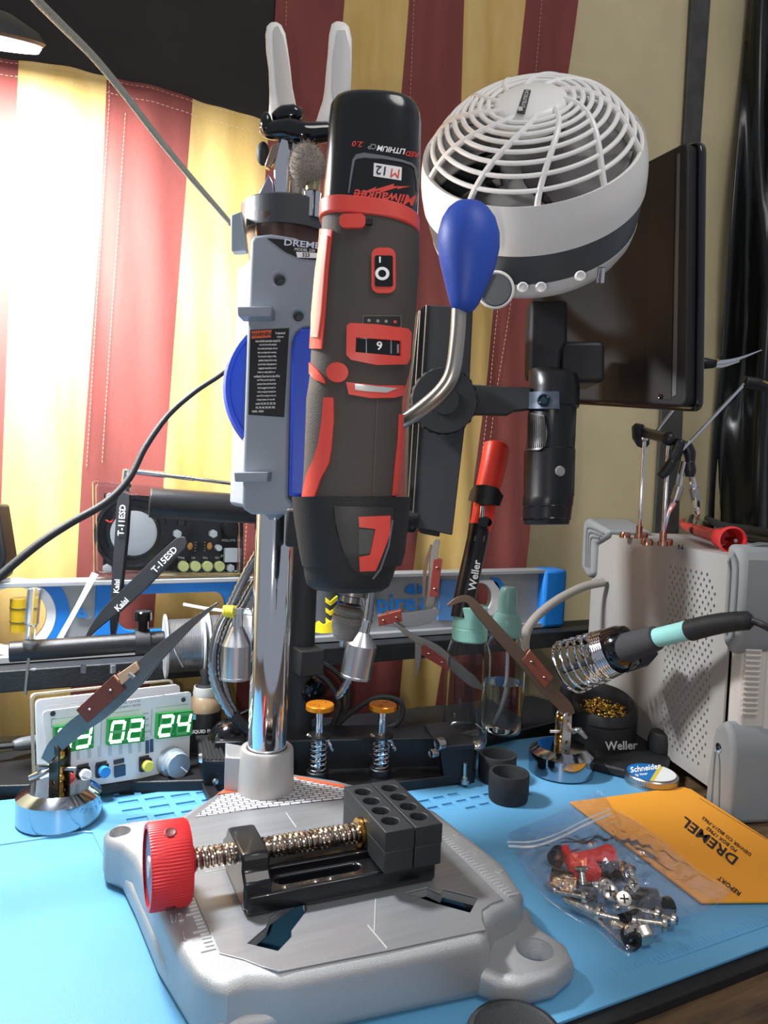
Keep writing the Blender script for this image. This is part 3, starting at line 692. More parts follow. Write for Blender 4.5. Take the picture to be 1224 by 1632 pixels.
# chuck
ch = ad(562, 942, .402); cb = ad(545, 1030, .402); ax = nrm(cb-ch); k = .402/F
MB().lathe(ch-ax*.004, ax, [(26*k, 0), (26*k, .006), (15*k, .007), (15*k, 30*k), (20*k, 33*k)], 40).build('spindle', mat('spindle_steel', '8b8784', .25, 1), rt)
MB().lathe(ch, ax, [(20*k, 26*k), (24*k, 30*k), (24*k, 36*k), (21*k, 37*k), (21*k, 40*k), (24*k, 41*k), (24.5*k, 52*k), (22.5*k, 55*k), (22.5*k, 60*k), (16*k, 78*k), (10*k, 79*k)], 64).build('chuck', mat('knurled_steel', '7d7975', .42, .7, bump=.8, bscale=1800), rt)
for s_ in (-1, 0, 1): MB().cyl(cb-ax*14*k+RT*s_*4.5*k-FW*(.0015 if s_ == 0 else 0), cb+RT*s_*1.5*k, 3.2*k, 1.8*k, 10).build('chuck_jaw', steel, rt)

# ============================================================ drill press vise
vs = thing('drill_press_vise', 'small black drill press vise with red knurled knob standing on the stand base', 'vise', (.155, .35, .0305))
VO = np.array([.1063, .3316, 0]); VU = np.array([.9985, -.055, 0]); VV = np.array([.055, .9985, 0])
def vp(u, v, z): return VO+VU*u+VV*v+np.array([0, 0, z])
VP = PL(vp(0, 0, .0405), (0, 0, 1), VU)
vblk = mat('anodised_black', '0e0f11', .3, .1, coat=.3)
def vb(mb, a, b): a_ = vp(*a); mb.box(vp(*[(a[i]+b[i])/2 for i in range(3)]), [abs(b[i]-a[i]) for i in range(3)], VU, VV); return mb
shape('vise_bed', [[(.0012, 0), (.098, 0), (.0995, .0015), (.0995, .050), (.0, .050), (0, .0012)], rrect(.016, .0065, .060, .0135, .0033), rrect(.016, .036, .060, .043, .003)], VP, .0098, vblk, vs, .0014, px=False)
vb(MB(), (.012, .0165, .0395), (.098, .0205, .0435)).build('bed_rail', vblk, vs, .0004)
vb(MB(), (.012, .0335, .0395), (.098, .0375, .0435)).build('bed_rail', vblk, vs, .0004)
ep = PL(vp(.0115, 0, 0), VU, VV)
e2 = PL(vp(.0115, 0, 0), VU, VV)
me_pts = [(.001, .0335), (.001, .046), (.006, .0500), (.006, .0550), (.0080, .0575), (.036, .0575), (.040, .056), (.044, .050), (.050, .046), (.050, .0335)]
pr = [vp(.0115, v, z) for v, z in me_pts]
MB().prism(pr, -VU*.0135).build('end_plate', vblk, vs, .0012)
sc_z, sc_v = .0490, .0270
A_, B2 = vp(-.024, sc_v, sc_z), vp(.069, sc_v, sc_z)
scr = MB(); scr.cyl(A_, B2, .0040, n=20); scr.helix(A_, B2, .0046, .00095, 34, 6); scr.build('lead_screw', mat('screw_steel', 'c8b8a8', .18, 1), vs)
MB().lathe(vp(.0655, sc_v, sc_z), VU, [(.0075, 0), (.0075, .0016), (.0065, .0022)], 28).build('screw_washer', brass, vs)
jb = mat('jaw_black', '24272a', .5, bump=.1)
def jaw(u0, u1, nm):
    P4 = PL(vp(0, 0, .0630), (0, 0, 1), VU)
    hs = [circ((u0+u1)/2-.0005, v, .0046, n=22) for v in (.007, .0195, .032, .0445)]
    j = shape(nm, [[(u0, -.0042), (u1, -.0042), (u1, .0545), (u0, .0545)]]+hs, P4, .0105, jb, vs, .0006, px=False)
    vb(MB(), (u0, -.0042, .0415), (u1, .0545, .0528)).build('jaw_foot', jb, j, .0006)
    for v in (.007, .0195, .032, .0445):
        MB().ball(vp((u0+u1)/2-.0005, v, .0532), .0022, 12, 8).build('ball_detent', steel, j)
jaw(.0675, .0835, 'moving_jaw'); jaw(.0842, .0995, 'fixed_jaw')
KU0, KU1 = vp(-.0430, sc_v, sc_z), vp(-.0225, sc_v, sc_z); KR = .0200
kn = MB(); N0 = 84; rr = []
for r_, h in ((.0172, 0), (KR-.0006, .0), (KR, .0012), (KR, .0175), (KR-.001, .0192), (.006, .0192)):
    row = []
    for i in range(N0*2):
        t = 2*pi*i/(N0*2); q = r_-(.00050 if (i % 2 and r_ > .0195) else 0)
        row.append(KU0+VU*h+VV*(q*cos(t))+np.array([0, 0, 1])*(q*sin(t)))
    rr.append(row)
kr = kn.rings(rr, False)
knob = kr.build('red_knob', mat('anodised_red', 'cf2f33', .36, .35), vs)
MB().lathe(KU0+VU*.0012, VU, [(.0173, 0), (.0173, .003), (.0165, .001), (.0155, .0030), (.006, .0035), (.0055, .002), (.001, .002)], 48).build('knob_face', mat('anodised_plum', '6d5f7c', .4, .4), knob)
MB().lathe(KU0+VU*.0005, VU, [(.0048, 0), (.0050, .001), (.0050, .004)], 28).build('screw_end', mat('socket_cast', ''), knob)
MB().lathe(KU0+VU*.019, VU, [(.0175, 0), (.0075, .0004), (.0065, .003), (.0045, .0035)], 40).build('knob_back', mat('anodised_red', ''), knob)
for a in (70, -48, 155, 190, -100):
    d_ = VV*(-cos(radians(a)))+np.array([0, 0, 1])*sin(radians(a)); c_ = KU0+VU*.0095+d_*(KR-.0004)
    MB().lathe(c_, d_, [(.0029, -.0010), (.0029, .0004), (.0024, .0006), (.0020, .0004), (.0001, .0004)], 22).build('tommy_hole_disc', mat('hole_shade_red', '5e1214', .5), knob)  # holes stay uncut; dark red discs paint the shade inside them

# ============================================================ fan
fan = thing('desk_fan', 'white round fan with grey band and ring grille facing up, right of the rotary tool', 'fan', ad(845, 470, .56))
FD = .560; fk = FD/F
fwh = mat('fan_white', 'efece8', .33); fgr = mat('fan_grey', '4d5155', .4)
fc = ad(847, 265, FD)
toC = nrm(CP-fc); e_up = nrm(np.array([0, 0, 1])-toC*toC[2]); e_rt = np.cross(e_up, toC)
a_ = radians(29); tl = radians(-4.0)
fax = nrm(toC*sin(a_)+(e_up*cos(tl)+e_rt*sin(tl))*cos(a_))
FU = nrm(np.cross(fax, toC)); FV = np.cross(fax, FU)   # FV horizontal-ish, across
RM = 178*fk
def fp(r, ang, h): return fc+(FU*cos(ang)+FV*sin(ang))*r+fax*h
prof = [(.955*RM, .016), (.985*RM, .006), (RM, -.003), (1.003*RM, -20*fk), (1.0*RM, -42*fk)]
MB().lathe(fc, fax, [(.90*RM, -.004)]+[(.93*RM, .010)]+prof+[(.90*RM, -42*fk)], 96, False).build('front_rim', fwh, fan, ang=50)
MB().lathe(fc, fax, [(.90*RM, -42*fk), (.985*RM, -42.5*fk), (.975*RM, -70*fk), (.955*RM, -98*fk), (.90*RM, -98*fk)], 96, False).build('grey_band', fgr, fan)
MB().lathe(fc, fax, [(.90*RM, -98*fk), (.957*RM, -98.5*fk), (.93*RM, -118*fk), (.86*RM, -138*fk), (.80*RM, -146*fk), (.45*RM, -150*fk), (.01, -150*fk)], 96, False).build('rear_housing', fwh, fan, ang=50)
HD = 99*fk
def dome(t):  # t 0..1 from hub to rim -> (radius, height)
    r = (.30+.66*t)*RM; x = (r/RM); return r, HD*(1-max(0, (x-.24)/.76)**2.8)*.985+.002
gm = fwh
for i in range(9):
    r, h = dome((i+.75)/9.2); MB().torus(fc+fax*h, fax, r, .0019, 96, 8, .8).build('grille_ring', gm, fan)
for k in range(10):
    a0 = 2*pi*k/10+.35; pts = []
    for i in range(13):
        r, h = dome(-.05+1.035*i/12); pts.append(fp(r, a0+.75*(1-i/12)**1.5, h))
    MB().tube(pts, .0022, 8, 3).build('grille_spoke', gm, fan)
hub = MB().lathe(fc+fax*(HD-.006), fax, [(.315*RM, -.006), (.32*RM, .003), (.30*RM, .0075), (.26*RM, .0095), (.01*RM, .0105)], 64).build('grille_hub', fwh, fan, ang=60)
class Disc:
    def __init__(s): s.pl = PL(fc+fax*(HD+.0048), fax, FV)
hp = PL(fc+fax*(HD+.0052), fax, FU)
class HS:
    def __call__(s, x, y): return hp(x, y)
    def N(s, P): return fax
hs_ = HS()
conform('hub_badge', [[(835.5, 143), (846, 144), (836.5, 180), (824, 178.5)]], hs_, -.001, .0013, mat('badge_grey', '3b3b3d', .4), fan)
text('hub_lettering', 'UTILITECH', hs_, 837, 159, 6.0, mat('badge_text', 'c9c5bf', .5), fan, ang=-76, off=.0004, bold=.02, xs=.72)
conform('hub_lettering', [rrect(826, 171, 833, 177.5, 1)], hs_, .0004, .0002, mat('badge_text', ''), fan)
# blades and motor
bm_ = mat('blade_grey', '7a7878', .3)
hb = MB().lathe(fc, fax, [(.02, -.030), (.024, -.005), (.022, .022), (.01, .026)], 40).build('blade_hub', mat('blade_grey', ''), fan)
for k in range(5):
    a0 = 2*pi*k/5+.3; rows = []
    for i in range(7):
        r = (.22+.64*i/6)*RM; sp = .30+.22*(i/6); row = []
        for j in range(7):
            a = a0+sp*(j/6-.5)*2+.25*i/6; row.append(fp(r, a, .004+.018*(j/6-.5)*(1.1-.3*i/6)))
        rows.append(row)
    mb = MB(); A = [[mb.b.verts.new(Vector(list(p))) for p in r] for r in rows]; B = [[mb.b.verts.new(Vector(list(p-fax*.0015))) for p in r] for r in rows]
    for i in range(6):
        for j in range(6): mb.b.faces.new([A[i][j], A[i][j+1], A[i+1][j+1], A[i+1][j]]); mb.b.faces.new([B[i][j], B[i+1][j], B[i+1][j+1], B[i][j+1]])
    for i in range(6):
        mb.b.faces.new([A[i][0], A[i+1][0], B[i+1][0], B[i][0]]); mb.b.faces.new([A[i+1][6], A[i][6], B[i][6], B[i+1][6]])
    for j in range(6):
        mb.b.faces.new([A[0][j+1], A[0][j], B[0][j], B[0][j+1]]); mb.b.faces.new([A[6][j], A[6][j+1], B[6][j+1], B[6][j]])
    mb.build('fan_blade', bm_, fan)
# inner motor cage bars (rear grille seen through the front)
for k in range(12):
    a0 = 2*pi*k/12; MB().tube([fp(.25*RM, a0, -.055), fp(.88*RM, a0, -.045)], .003, 6, 0).build('rear_bar', fgr, fan)
# knob at the side with its round boss
kd = nrm(CP-ad(790, 465, FD-RM*.8)); kc = ad(790, 462, .528)
MB().lathe(kc+kd*-.039, kd, [(.0118, 0), (.0129, .034), (.0131, .0395), (.0121, .0405)], 40).build('pivot_boss', fwh, fan)
MB().lathe(kc, kd, [(.0112, .0), (.0112, .0025), (.0103, .0038), (.001, .0040)], 40).build('pivot_cap', fgr, fan)
for x, y in ((833, 458), (862, 458), (925, 440)):
    for d_ in np.arange(.53, .70, .002):
        pass
    q_ = ad(x, y, .489+(abs(x-850)/200)**2*.045); MB().lathe(q_+kd*-.004, kd, [(.0035, 0), (.0035, .005), (.0028, .0058), (.001, .0045)], 14).build('vent_slot', fwh, fan)
q_ = ad(958, 436, .520); MB().cyl(q_+e_up*.004, q_-e_up*.006, .0026).build('clamp_screw', chrome, fan)
# clamp arm behind, reaching back to the wall rail
MB().tube([fc-fax*.075, fc-fax*.09+np.array([-.01, .05, -.01]), WY(.718)(800, 380)], .007, 12, 5).build('fan_stem', fgr, fan)
# ============================================================ digital microscope on its stand
ms = thing('microscope_stand', 'black slotted microscope stand with focus wheel and horizontal tube behind the drill press', 'stand', ad(485, 1225, .60))
gran = mat('stand_black', '2a2b2f', .55, bump=.4, bscale=2200); edge = mat('worn_edge', '7d7568', .4, .6)
SP = PF(690, 650, .615, yaw=-4)
MB().prism([SP(*p) for p in ((680, 486), (754, 490), (748, 620), (721, 853), (657, 840), (668, 640))], SP.n*-.018).build('rail_plate', gran, ms, .0008)
MB().prism([SP(*p) for p in ((667, 494), (680, 486), (668, 640), (657, 840), (648, 812), (652, 640))], SP.n*-.022).build('rail_side', blk, ms, .0006)
for a, b in (((680, 486), (657, 842)), ((670, 495), (650, 815))): MB().tube([SP(*a)+SP.n*.0004, SP(*b)+SP.n*.0004], .0006, 6, 0).build('rail_edge', edge, ms)
wc = ad(706, 640, .604); wd_ = nrm(SP.n)
kw = MB(); rr = []
for r_, h in ((.012, 0), (.0270, 0), (.0270, .007), (.0255, .009), (.011, .009), (.011, .0105), (.001, .0105)):
    rr.append([wc+(SP.U*cos(2*pi*i/96)+SP.V*sin(2*pi*i/96))*(r_-(.0009 if (i % 4 < 2 and r_ > .026) else 0))*(.88 if 0 else 1)+wd_*h for i in range(96)])
kw.rings(rr).build('focus_wheel', blkm, ms)
MB().prism([SP(*p)+SP.n*.016 for p in ((678, 600), (712, 606), (716, 655), (708, 684), (676, 682))], SP.n*-.012).build('wheel_bracket', blk, ms, .001)
MB().prism([ad(*p) for p in ((748, 612, .612), (800, 616, .612), (846, 617, .615), (846, 652, .615), (820, 655, .612), (810, 661, .612), (748, 660, .612))], FW*.010).build('arm', gran, ms, .001)
MB().cyl(ad(238, 801, .560), ad(660, 828, .628), .0112, n=36).build('horizontal_tube', mat('tube_black', '1b1b1e', .34, bump=.25, bscale=2500), ms, .0008)
BP = PF(700, 830, .622, yaw=-4)
MB().prism([BP(*p) for p in ((672, 800), (704, 798), (701, 856), (670, 850))], BP.n*-.03).build('tube_block', blkm, ms, .0012)
MB().lathe(BP(685.5, 826)+BP.n*.0, BP.n, [(.0042, -.002), (.0042, .0006), (.0032, .0006), (.0022, -.0006), (.0001, -.0006)], 20).build('set_screw', steel, ms)
p_ = BP(652, 820); MB().cyl(p_-BP.n*.01, p_+BP.n*.001, .0040).build('hinge_screw', brass, ms)
pt = ad(487, 860, .605); pb = np.array([pt[0], pt[1], .0085])
MB().cyl(pb, [pt[0], pt[1], ad(487, 806, .605)[2]], .0105, n=32).build('upright_post', blkm, ms)
MB().box([pt[0], pt[1], pb[2]+.010], (.040, .040, .02)).build('post_foot', blk, ms, .003)
MB().box(ad(490, 1052, .598), (.020, .022, .020)).build('cable_box', blkm, ms, .001)

mi = thing('digital_microscope', 'black digital microscope with a large screen seen from behind and a barrel pointing down', 'microscope', ad(872, 836, .62))
# screen: slab whose right side comes towards us
c0 = ad(1094, 648, .62); c1 = ad(848, 634, .80); up_ = ad(1094, 223, .62)-c0; up1 = ad(848, 330, .80)-c1
nrm_ = nrm(np.cross(c1-c0, up_));
if nrm_@FW > 0: nrm_ = -nrm_
sp_ = PL(c0, nrm_, c0-c1)
cor = [sp_.uv(*p) for p in ((1093, 648), (1096, 224), (848, 352), (848, 634))]
def rpoly(P, r, n=5):
    o = []; P = [np.array(p, float) for p in P]
    for i, p in enumerate(P):
        a, b = P[i-1], P[(i+1) % len(P)]; u, v = nrm(a-p), nrm(b-p); s, e = p+u*r, p+v*r
        o += [tuple((1-t)**2*s+2*t*(1-t)*p+t*t*e) for t in np.linspace(0, 1, n+1)]
    return o
scrn = mat('screen_back', '19191b', .62, bump=.12, bscale=900)
shape('screen_case', [rpoly(cor, .008)], sp_, .014, scrn, mi, .002, px=False)
# bezel frame on the far side, wider at the right edge
ex = [sp_.uv(*p) for p in ((1093, 648), (1096, 224), (848, 352), (848, 634))]
ctr = np.mean(ex, axis=0); big = [tuple(np.array(p)+np.array([.0042 if p[0] > ctr[0] else -.0042, .0036 if p[1] > ctr[1] else -.0036])) for p in ex]
shape('screen_bezel', [rpoly(big, .011)], sp_, .008, mat('gloss_black', ''), mi, .002, px=False, w0=-.010)
shape('screen_edge_strip', [[(1080, 246), (1084, 244), (1078, 630), (1072, 632)]], sp_, .001, mat('edge_grey', '5c5c5c', .45), mi, w0=.0006)
shape('screen_panel', [[(1036, 262), (1076, 240), (1070, 636), (1030, 640)]], sp_, .0008, mat('panel_brown', '241e1b', .6), mi, w0=.0004)
q_ = sp_(1054, 632); MB().lathe(q_+sp_.n*.0008, sp_.n, [(.0022, 0), (.0022, .0008), (.0012, .0004), (.0001, .0004)], 14).build('case_screw', blkg, mi)
hb_ = PF(900, 560, .64)
shape('screen_hinge', [rrect(893, 543, 965, 610, 10)], hb_, .05, mat('hinge_black', '1e1e20', .45), mi, .004)
MB().prism([ad(*p, .632) for p in ((846, 478), (905, 478), (905, 545), (896, 560), (892, 602), (843, 602), (843, 560))], FW*.022).build('hinge_arm', scrn, mi, .003)
bl = [(590, 843, 892), (600, 843, 920), (620, 843, 923), (650, 843, 922), (652, 842, 918), (700, 840, 916), (716, 838, 915), (718, 836, 916), (790, 834, 914), (792, 833, 913), (805, 832, 912), (808, 833, 911), (824, 832, 909), (836, 835, 906)]
L5 = Loft(bl, .625, .62, 1, 2, 48); L5.mb().build('barrel', mat('barrel_black', '1c1c1f', .3, .2), mi, ang=30)
conform('clamp_plate', [[(843, 625), (890, 625), (890, 653), (843, 652)]], L5, .0006, .0030, mat('clamp_steelblue', '48525e', .35, .5), mi, 6)
q_ = L5(869, 639); n_ = L5.N(q_); MB().lathe(q_+n_*.0035, n_, [(.0050, 0), (.0050, .0012), (.0040, .0022), (.0026, .0010), (.0001, .0010)], 24).build('clamp_screw', mat('screw_blue', '2c3d48', .25, .8), mi)
conform('thumb_grip', [[(844, 657), (868, 662), (873, 690), (870, 712), (860, 718), (842, 718)]], L5, .0003, .0014, mat('grip_ridged', '4a4846', .4, .5), mi, 5)
for i in range(9): conform('grip_ridge', [[(845+i*2.9, 660+i*.6), (846.2+i*2.9, 660+i*.6), (846+i*2.9, 716-i*.3), (844.8+i*2.9, 716-i*.3)]], L5, .0016, .0006, blk, mi, 8)
q_ = L5(892, 751); n_ = L5.N(q_); MB().lathe(q_, n_, [(.0042, 0), (.0042, .0012), (.0034, .0018), (.0001, .0018)], 24).build('focus_button', mat('satin_steel', ''), mi)
for y in (765, 808, 827): MB().torus(L5.at(0, np.interp(y, [590, 836], [0, L5.v[-1]]))-L5.f*np.interp(np.interp(y, [590, 836], [0, L5.v[-1]]), L5.vo, L5.Wo), L5.a, 38.7*.62/F, .0006, 48, 6).build('barrel_ring', blkg, mi)

# ============================================================ desoldering pump
pu = thing('desoldering_pump', 'red and black solder sucker leaning against the spirit level beside the microscope', 'desoldering pump', ad(735, 985, .645))
R1 = Loft([(706, 778, 808), (709, 772, 811), (716, 770, 812), (740, 766, 808), (780, 758, 797), (822, 752, 788), (840, 748, 783), (846, 747, 781)], .672, .660, .9); R1.mb().build('red_sleeve', mat('sucker_red', 'e23a27', .4), pu)
R2 = Loft([(838, 747, 781), (860, 744, 778), (900, 735, 769), (955, 723, 757), (985, 718, 751)], .660, .645, .95, 2, 40); R2.mb().build('barrel', mat('sucker_black', '141315', .3), pu)
conform('latch', [[(764, 776), (775, 775), (787, 778), (792, 790), (787, 806), (768, 806), (757, 800), (760, 785)]], R1, .001, .006, blk, pu, 6)
conform('release_button', [circ(771, 832, 8, n=20)], R1, .0006, .004, blkg, pu, 6)
MB().cyl(R1(768, 808)+R1.f*.003, R1(767, 826)+R1.f*.003, .002).build('plunger_pin', chrome, pu)
text('pump_lettering', 'Weller', R2, 756, 917, 12, whitep, pu, ang=-80, bold=.03, step=6, xs=1.05)
for x in (757, 771): text('pump_fine_print', 'i:i:ii:i:', R2, x, 858, 3, mat('print_grey', ''), pu, ang=-80, step=6)

# ============================================================ spirit level
lv_ = thing('spirit_level', 'silver and blue spirit level lying along the black rail at the back', 'spirit level', (.29, .68, .0750))
LP = WY(.676); lal = mat('level_silver', 'a4a6a8', .45, .35); lbl = mat('level_blue', '1f7fd6', .45); lwh = mat('level_white', 'f0f0f0', .5)
yt = .1415; yb = .0790
X0, X1 = -.04, .5785
MB().bb((X0, .674, yt-.004), (X1, .697, yt)).build('top_flange', lal, lv_, .0006)
MB().bb((X0, .674, yb-.0035), (X1, .697, yb+.002)).build('bottom_flange', lal, lv_, .0006)
def lp(px): return [LP.uv(*p) for p in px]
web = [(X0, yb), (X1-.001, yb), (X1-.001, yt-.004), (X0, yt-.004)]
h1 = circ(LP.uv(22, 985)[0], LP.uv(22, 985)[1], .0245, n=40)
h2 = rrect(LP.uv(190, 962)[0], LP.uv(190, 1008)[1], LP.uv(362, 962)[0], LP.uv(300, 946)[1], .012)
c3 = LP.uv(768, 955); h3 = circ(c3[0], c3[1], .017, n=32)
shape('web', [web, h1, h2, h3], PL((0, .683, 0), (0, -1, 0)), .006, lal, lv_, px=False)
P6 = PL((0, .681, 0), (0, -1, 0))
c1_ = LP.uv(22, 985)
shape('vial_ring', [circ(c1_[0], c1_[1], .0320, n=48), circ(c1_[0], c1_[1], .0245, n=48)], P6, .004, lwh, lv_, .0006, px=False)
shape('vial_surround', [[(LP.uv(60, 962)[0], yb+.002)]+[(c1_[0]+.0425*cos(a), min(max(c1_[1]+.0425*sin(a), yb+.002), yt-.004)) for a in np.linspace(-.85, .75, 14)]+[(LP.uv(60, 962)[0], yt-.004)]+[(c1_[0]+.0322*cos(a), c1_[1]+.0322*sin(a)) for a in np.linspace(.9, -.9, 14)]], P6, .003, lbl, lv_, px=False)
MB().cyl(LP(32, 955)+np.array([0, .006, 0]), LP(32, 1008)+np.array([0, .006, 0]), .0075, n=24).build('vial', mat('vial_yellow', 'b8961e', .1, coat=.5), lv_)
for y in (970, 992): MB().torus(LP(32, y)+np.array([0, .006, 0]), (0, 0, 1), .0077, .0003, 24, 5).build('vial_line', blackp, lv_)
fo = rrect(LP.uv(153, 962)[0], yb+.002, LP.uv(388, 962)[0], yt-.0045, .002)
shape('hand_hold', [fo, h2], P6, .005, lbl, lv_, .0008, px=False)
shape('blue_insert', [[LP.uv(*p) for p in ((478, 925), (520, 926), (520, 1003), (478, 1004))]], P6, .003, lbl, lv_, px=False)
shape('blue_insert', [[LP.uv(*p) for p in ((708, 925), (740, 926), (735, 990), (702, 990))]], P6, .003, mat('level_blue_soft', '5f92cf', .5), lv_, px=False)
shape('vial_ring', [rrect(LP.uv(728, 962)[0], LP.uv(760, 985)[1], LP.uv(800, 962)[0], LP.uv(760, 926)[1], .012), h3], P6, .004, lwh, lv_, .0006, px=False)
shape('blue_insert', [[LP.uv(*p) for p in ((786, 921), (800, 922), (812, 940), (816, 990), (800, 990), (800, 940))]], P6, .003, lbl, lv_, px=False)
MB().bb((LP.uv(863, 962)[0], .672, yb-.004), (X1+.0045, .699, yt+.0005)).build('end_cap', lbl, lv_, .004)
text('level_lettering', 'Em', P6, 560, 960, 30, lbl, lv_, bold=.03)
text('level_lettering', 'pire', P6, 632, 965, 36, lbl, lv_, bold=.04, ang=-1.5)
lg = PL((0, .6805, 0), (0, -1, 0))
shape('star_logo', [[(645, 944), (650, 934), (660, 930), (663, 946), (660, 948)]], lg, .0008, lbl, lv_)
shape('star_logo', [[(666, 930), (674, 936), (676, 946), (667, 947)]], lg, .0008, lbl, lv_)
text('level_lettering', 'i', P6, 672, 966, 26, lbl, lv_, bold=.04)
shape('maker_mark', [[(122, 978), (130, 968), (142, 984), (122, 984)], [(127, 979), (130, 974), (134, 980)]], lg, .0008, lbl, lv_)
for i in range(4): text('maker_print', 'MADE IN USA', lg, 138+i*2.4, 978, 1.9, mat('print_bluegrey', '7d9bb4', .5), lv_, ang=-83)

# ============================================================ radio kit
ra = thing('radio_kit', 'radio kit in a clear acrylic case with a white speaker cone, on the spirit level', 'radio', (.14, .684, .1425))
acr = mat('clear_acrylic', 'eef2f4', .04, trans=1, ior=1.35)
RP = PL((0, .690, 0), (0, -1, 0)); RF = PL((0, .6745, 0), (0, -1, 0))
def fr2(name, o, i_, pl, th): shape(name, [o, i_], pl, th, acr, ra, .0006)
shape('case_front', [rpoly([(150, 768), (386, 790), (386, 917), (152, 916)], 6)], PL((0, .6755, 0), (0, -1, 0)), .0012, acr, ra)
shape('case_back', [rpoly([(156, 774), (386, 792), (386, 917), (158, 916)], 6)], PL((0, .698, 0), (0, -1, 0)), .0012, acr, ra)
shape('case_rim', [rpoly([(148, 766), (388, 788), (388, 918), (150, 918)], 6), rpoly([(154, 772), (383, 793), (383, 913), (156, 913)], 6)], PL((0, .6745, 0), (0, -1, 0)), .012, acr, ra, .0004)
pcb = mat('pcb_black', '1a1c20', .4)
shape('circuit_board', [[(166, 786), (384, 800), (382, 912), (164, 908)]], RP, .0016, pcb, ra)
cc_ = RP(212, 849)
MB().lathe(cc_, (0, -1, 0), [(.0330, 0), (.0330, .002), (.0300, .003), (.0285, .0015), (.0235, .001), (.0225, .004), (.0195, .005)], 56, False).build('speaker_surround', mat('cone_rubber', '232427', .5), ra)
MB().ball(cc_+np.array([0, -.0035, 0]), .0205, 40, 16, (1, .28, 1)).build('speaker_cone', mat('cone_white', 'dfe2e6', .35), ra)
for x, m in ((289.5, 'y'), (308.5, 'y'), (327.5, 'y'), (346.5, 'y')):
    q_ = RP(x, 901); b_ = MB().box(q_+np.array([0, -.002, 0]), (.009, .004, .009)).build('button_base', pcb, ra)
    MB().cyl(q_+np.array([0, -.003, 0]), q_+np.array([0, -.0095, 0]), .0047).build('button', mat('button_cream', 'eef0a0', .4), b_, .0006)
for x, y in ((175, 792), (281, 850), (338, 850), (170, 905), (365, 904)): MB().lathe(RP(x, y), (0, -1, 0), [(.0038, 0), (.0038, .006), (.002, .0065), (.001, .0065)], 6).build('standoff_nut', mat('nylon_white', 'e3e6e8', .4), ra)
for x, y in ((286, 833), (298, 834), (346, 872)): MB().cyl(RP(x, y), RP(x, y)+np.array([0, -.008, 0]), .0028).build('capacitor', blk if x < 340 else mat('nylon_white', ''), ra, .0004)
for x in (302, 333): MB().ball(RP(x, 870)+np.array([0, -.002, 0]), .0026, 12, 8, (1, .6, 1.3)).build('disc_capacitor', mat('disc_orange', 'd08b35', .5), ra)
q_ = RP(318, 871); ic = MB().box(q_+np.array([0, -.002, 0]), (.0065, .003, .010)).build('chip', mat('chip_black', '101012', .4), ra)
for s_ in (-1, 1):
    for i in range(4): MB().box(q_+np.array([s_*.0042, -.0012, -.0038+i*.0026]), (.0016, .001, .0010)).build('chip_leg', steel, ic)
MB().lathe(RP(367, 843), (0, -1, 0), [(.0090, 0), (.0090, .003), (.0080, .0075), (.0074, .008), (.001, .008)], 32).build('volume_knob', blkm, ra)
MB().box(RP(366, 884)+np.array([0, -.003, 0]), (.012, .006, .013)).build('socket', mat('nylon_white', ''), ra, .0005)
text('board_lettering', 'VOLUME', RP, 364, 861, 4, whitep, ra)
text('board_lettering', 'ANT', RP, 213, 789, 4, whitep, ra)
text('board_lettering', '5V', RP, 355, 886, 4, whitep, ra)
for s_, x in (('PWR', 289), ('UP', 308), ('DN', 327), ('SET', 346)): text('board_lettering', s_, RP, x, 889, 3.4, whitep, ra, ang=10)
MB().tube([RP(167, 828)+np.array([0, -.006, 0]), RP(174, 831)+np.array([0, -.008, 0]), RP(178, 828)+np.array([0, -.006, 0])], .0008, 8, 4).build('red_wire', redp, ra)
# antenna
MB().cyl(RP(202, 748)+np.array([0, -.006, 0]), RP(198, 783)+np.array([0, -.006, 0]), .0042).build('antenna_base', chrome, ra, .0006)
a_, b_ = RP(206, 750)+np.array([0, -.008, 0]), RP(364, 770)+np.array([0, -.008, 0])
am = MB(); am.lathe(a_, b_-a_, [(.0028, 0), (.0028, .03), (.0023, .0305), (.0023, .055), (.0018, .0555), (.0018, .088), (.0027, .089), (.0027, .092), (.001, .0925)], 16); am.build('antenna_rod', chrome, ra)

# ============================================================ black rod holding tweezers at the left
rod = thing('tool_rod', 'black horizontal rod with a clamp collar holding tweezers in front of the spirit level', 'tool holder', ad(140, 1040, .575))
ra_, rb_ = ad(15, 1039, .560), ad(262, 1021, .600)
MB().cyl(ra_, rb_, .0077, n=32).build('rod', mat('tube_black', ''), rod, .0006)
u_ = nrm(rb_-ra_); c_ = ra_+(rb_-ra_)*.85
MB().lathe(c_-u_*.0055, u_, [(.0078, 0), (.0100, 0), (.0100, .011), (.0078, .011)], 36, False).build('clamp_collar', blkm, rod)
MB().lathe(c_+np.array([0, 0, .009]), (0, 0, 1), [(.0042, 0), (.0042, .008), (.0066, .0085), (.0066, .0150), (.0058, .0158), (.001, .0158)], 28).build('clamp_knob', blkg, rod)
for x in (54, 180, 133): q_ = ad(x, 1060 if x != 54 else 1066, .58); MB().tube([q_, q_-np.array([0, 0, .006 if x != 54 else .001])], .0022, 8, 0).build('peg_end', mat('clear_peg', 'a9adb0', .2, trans=.6), rod)
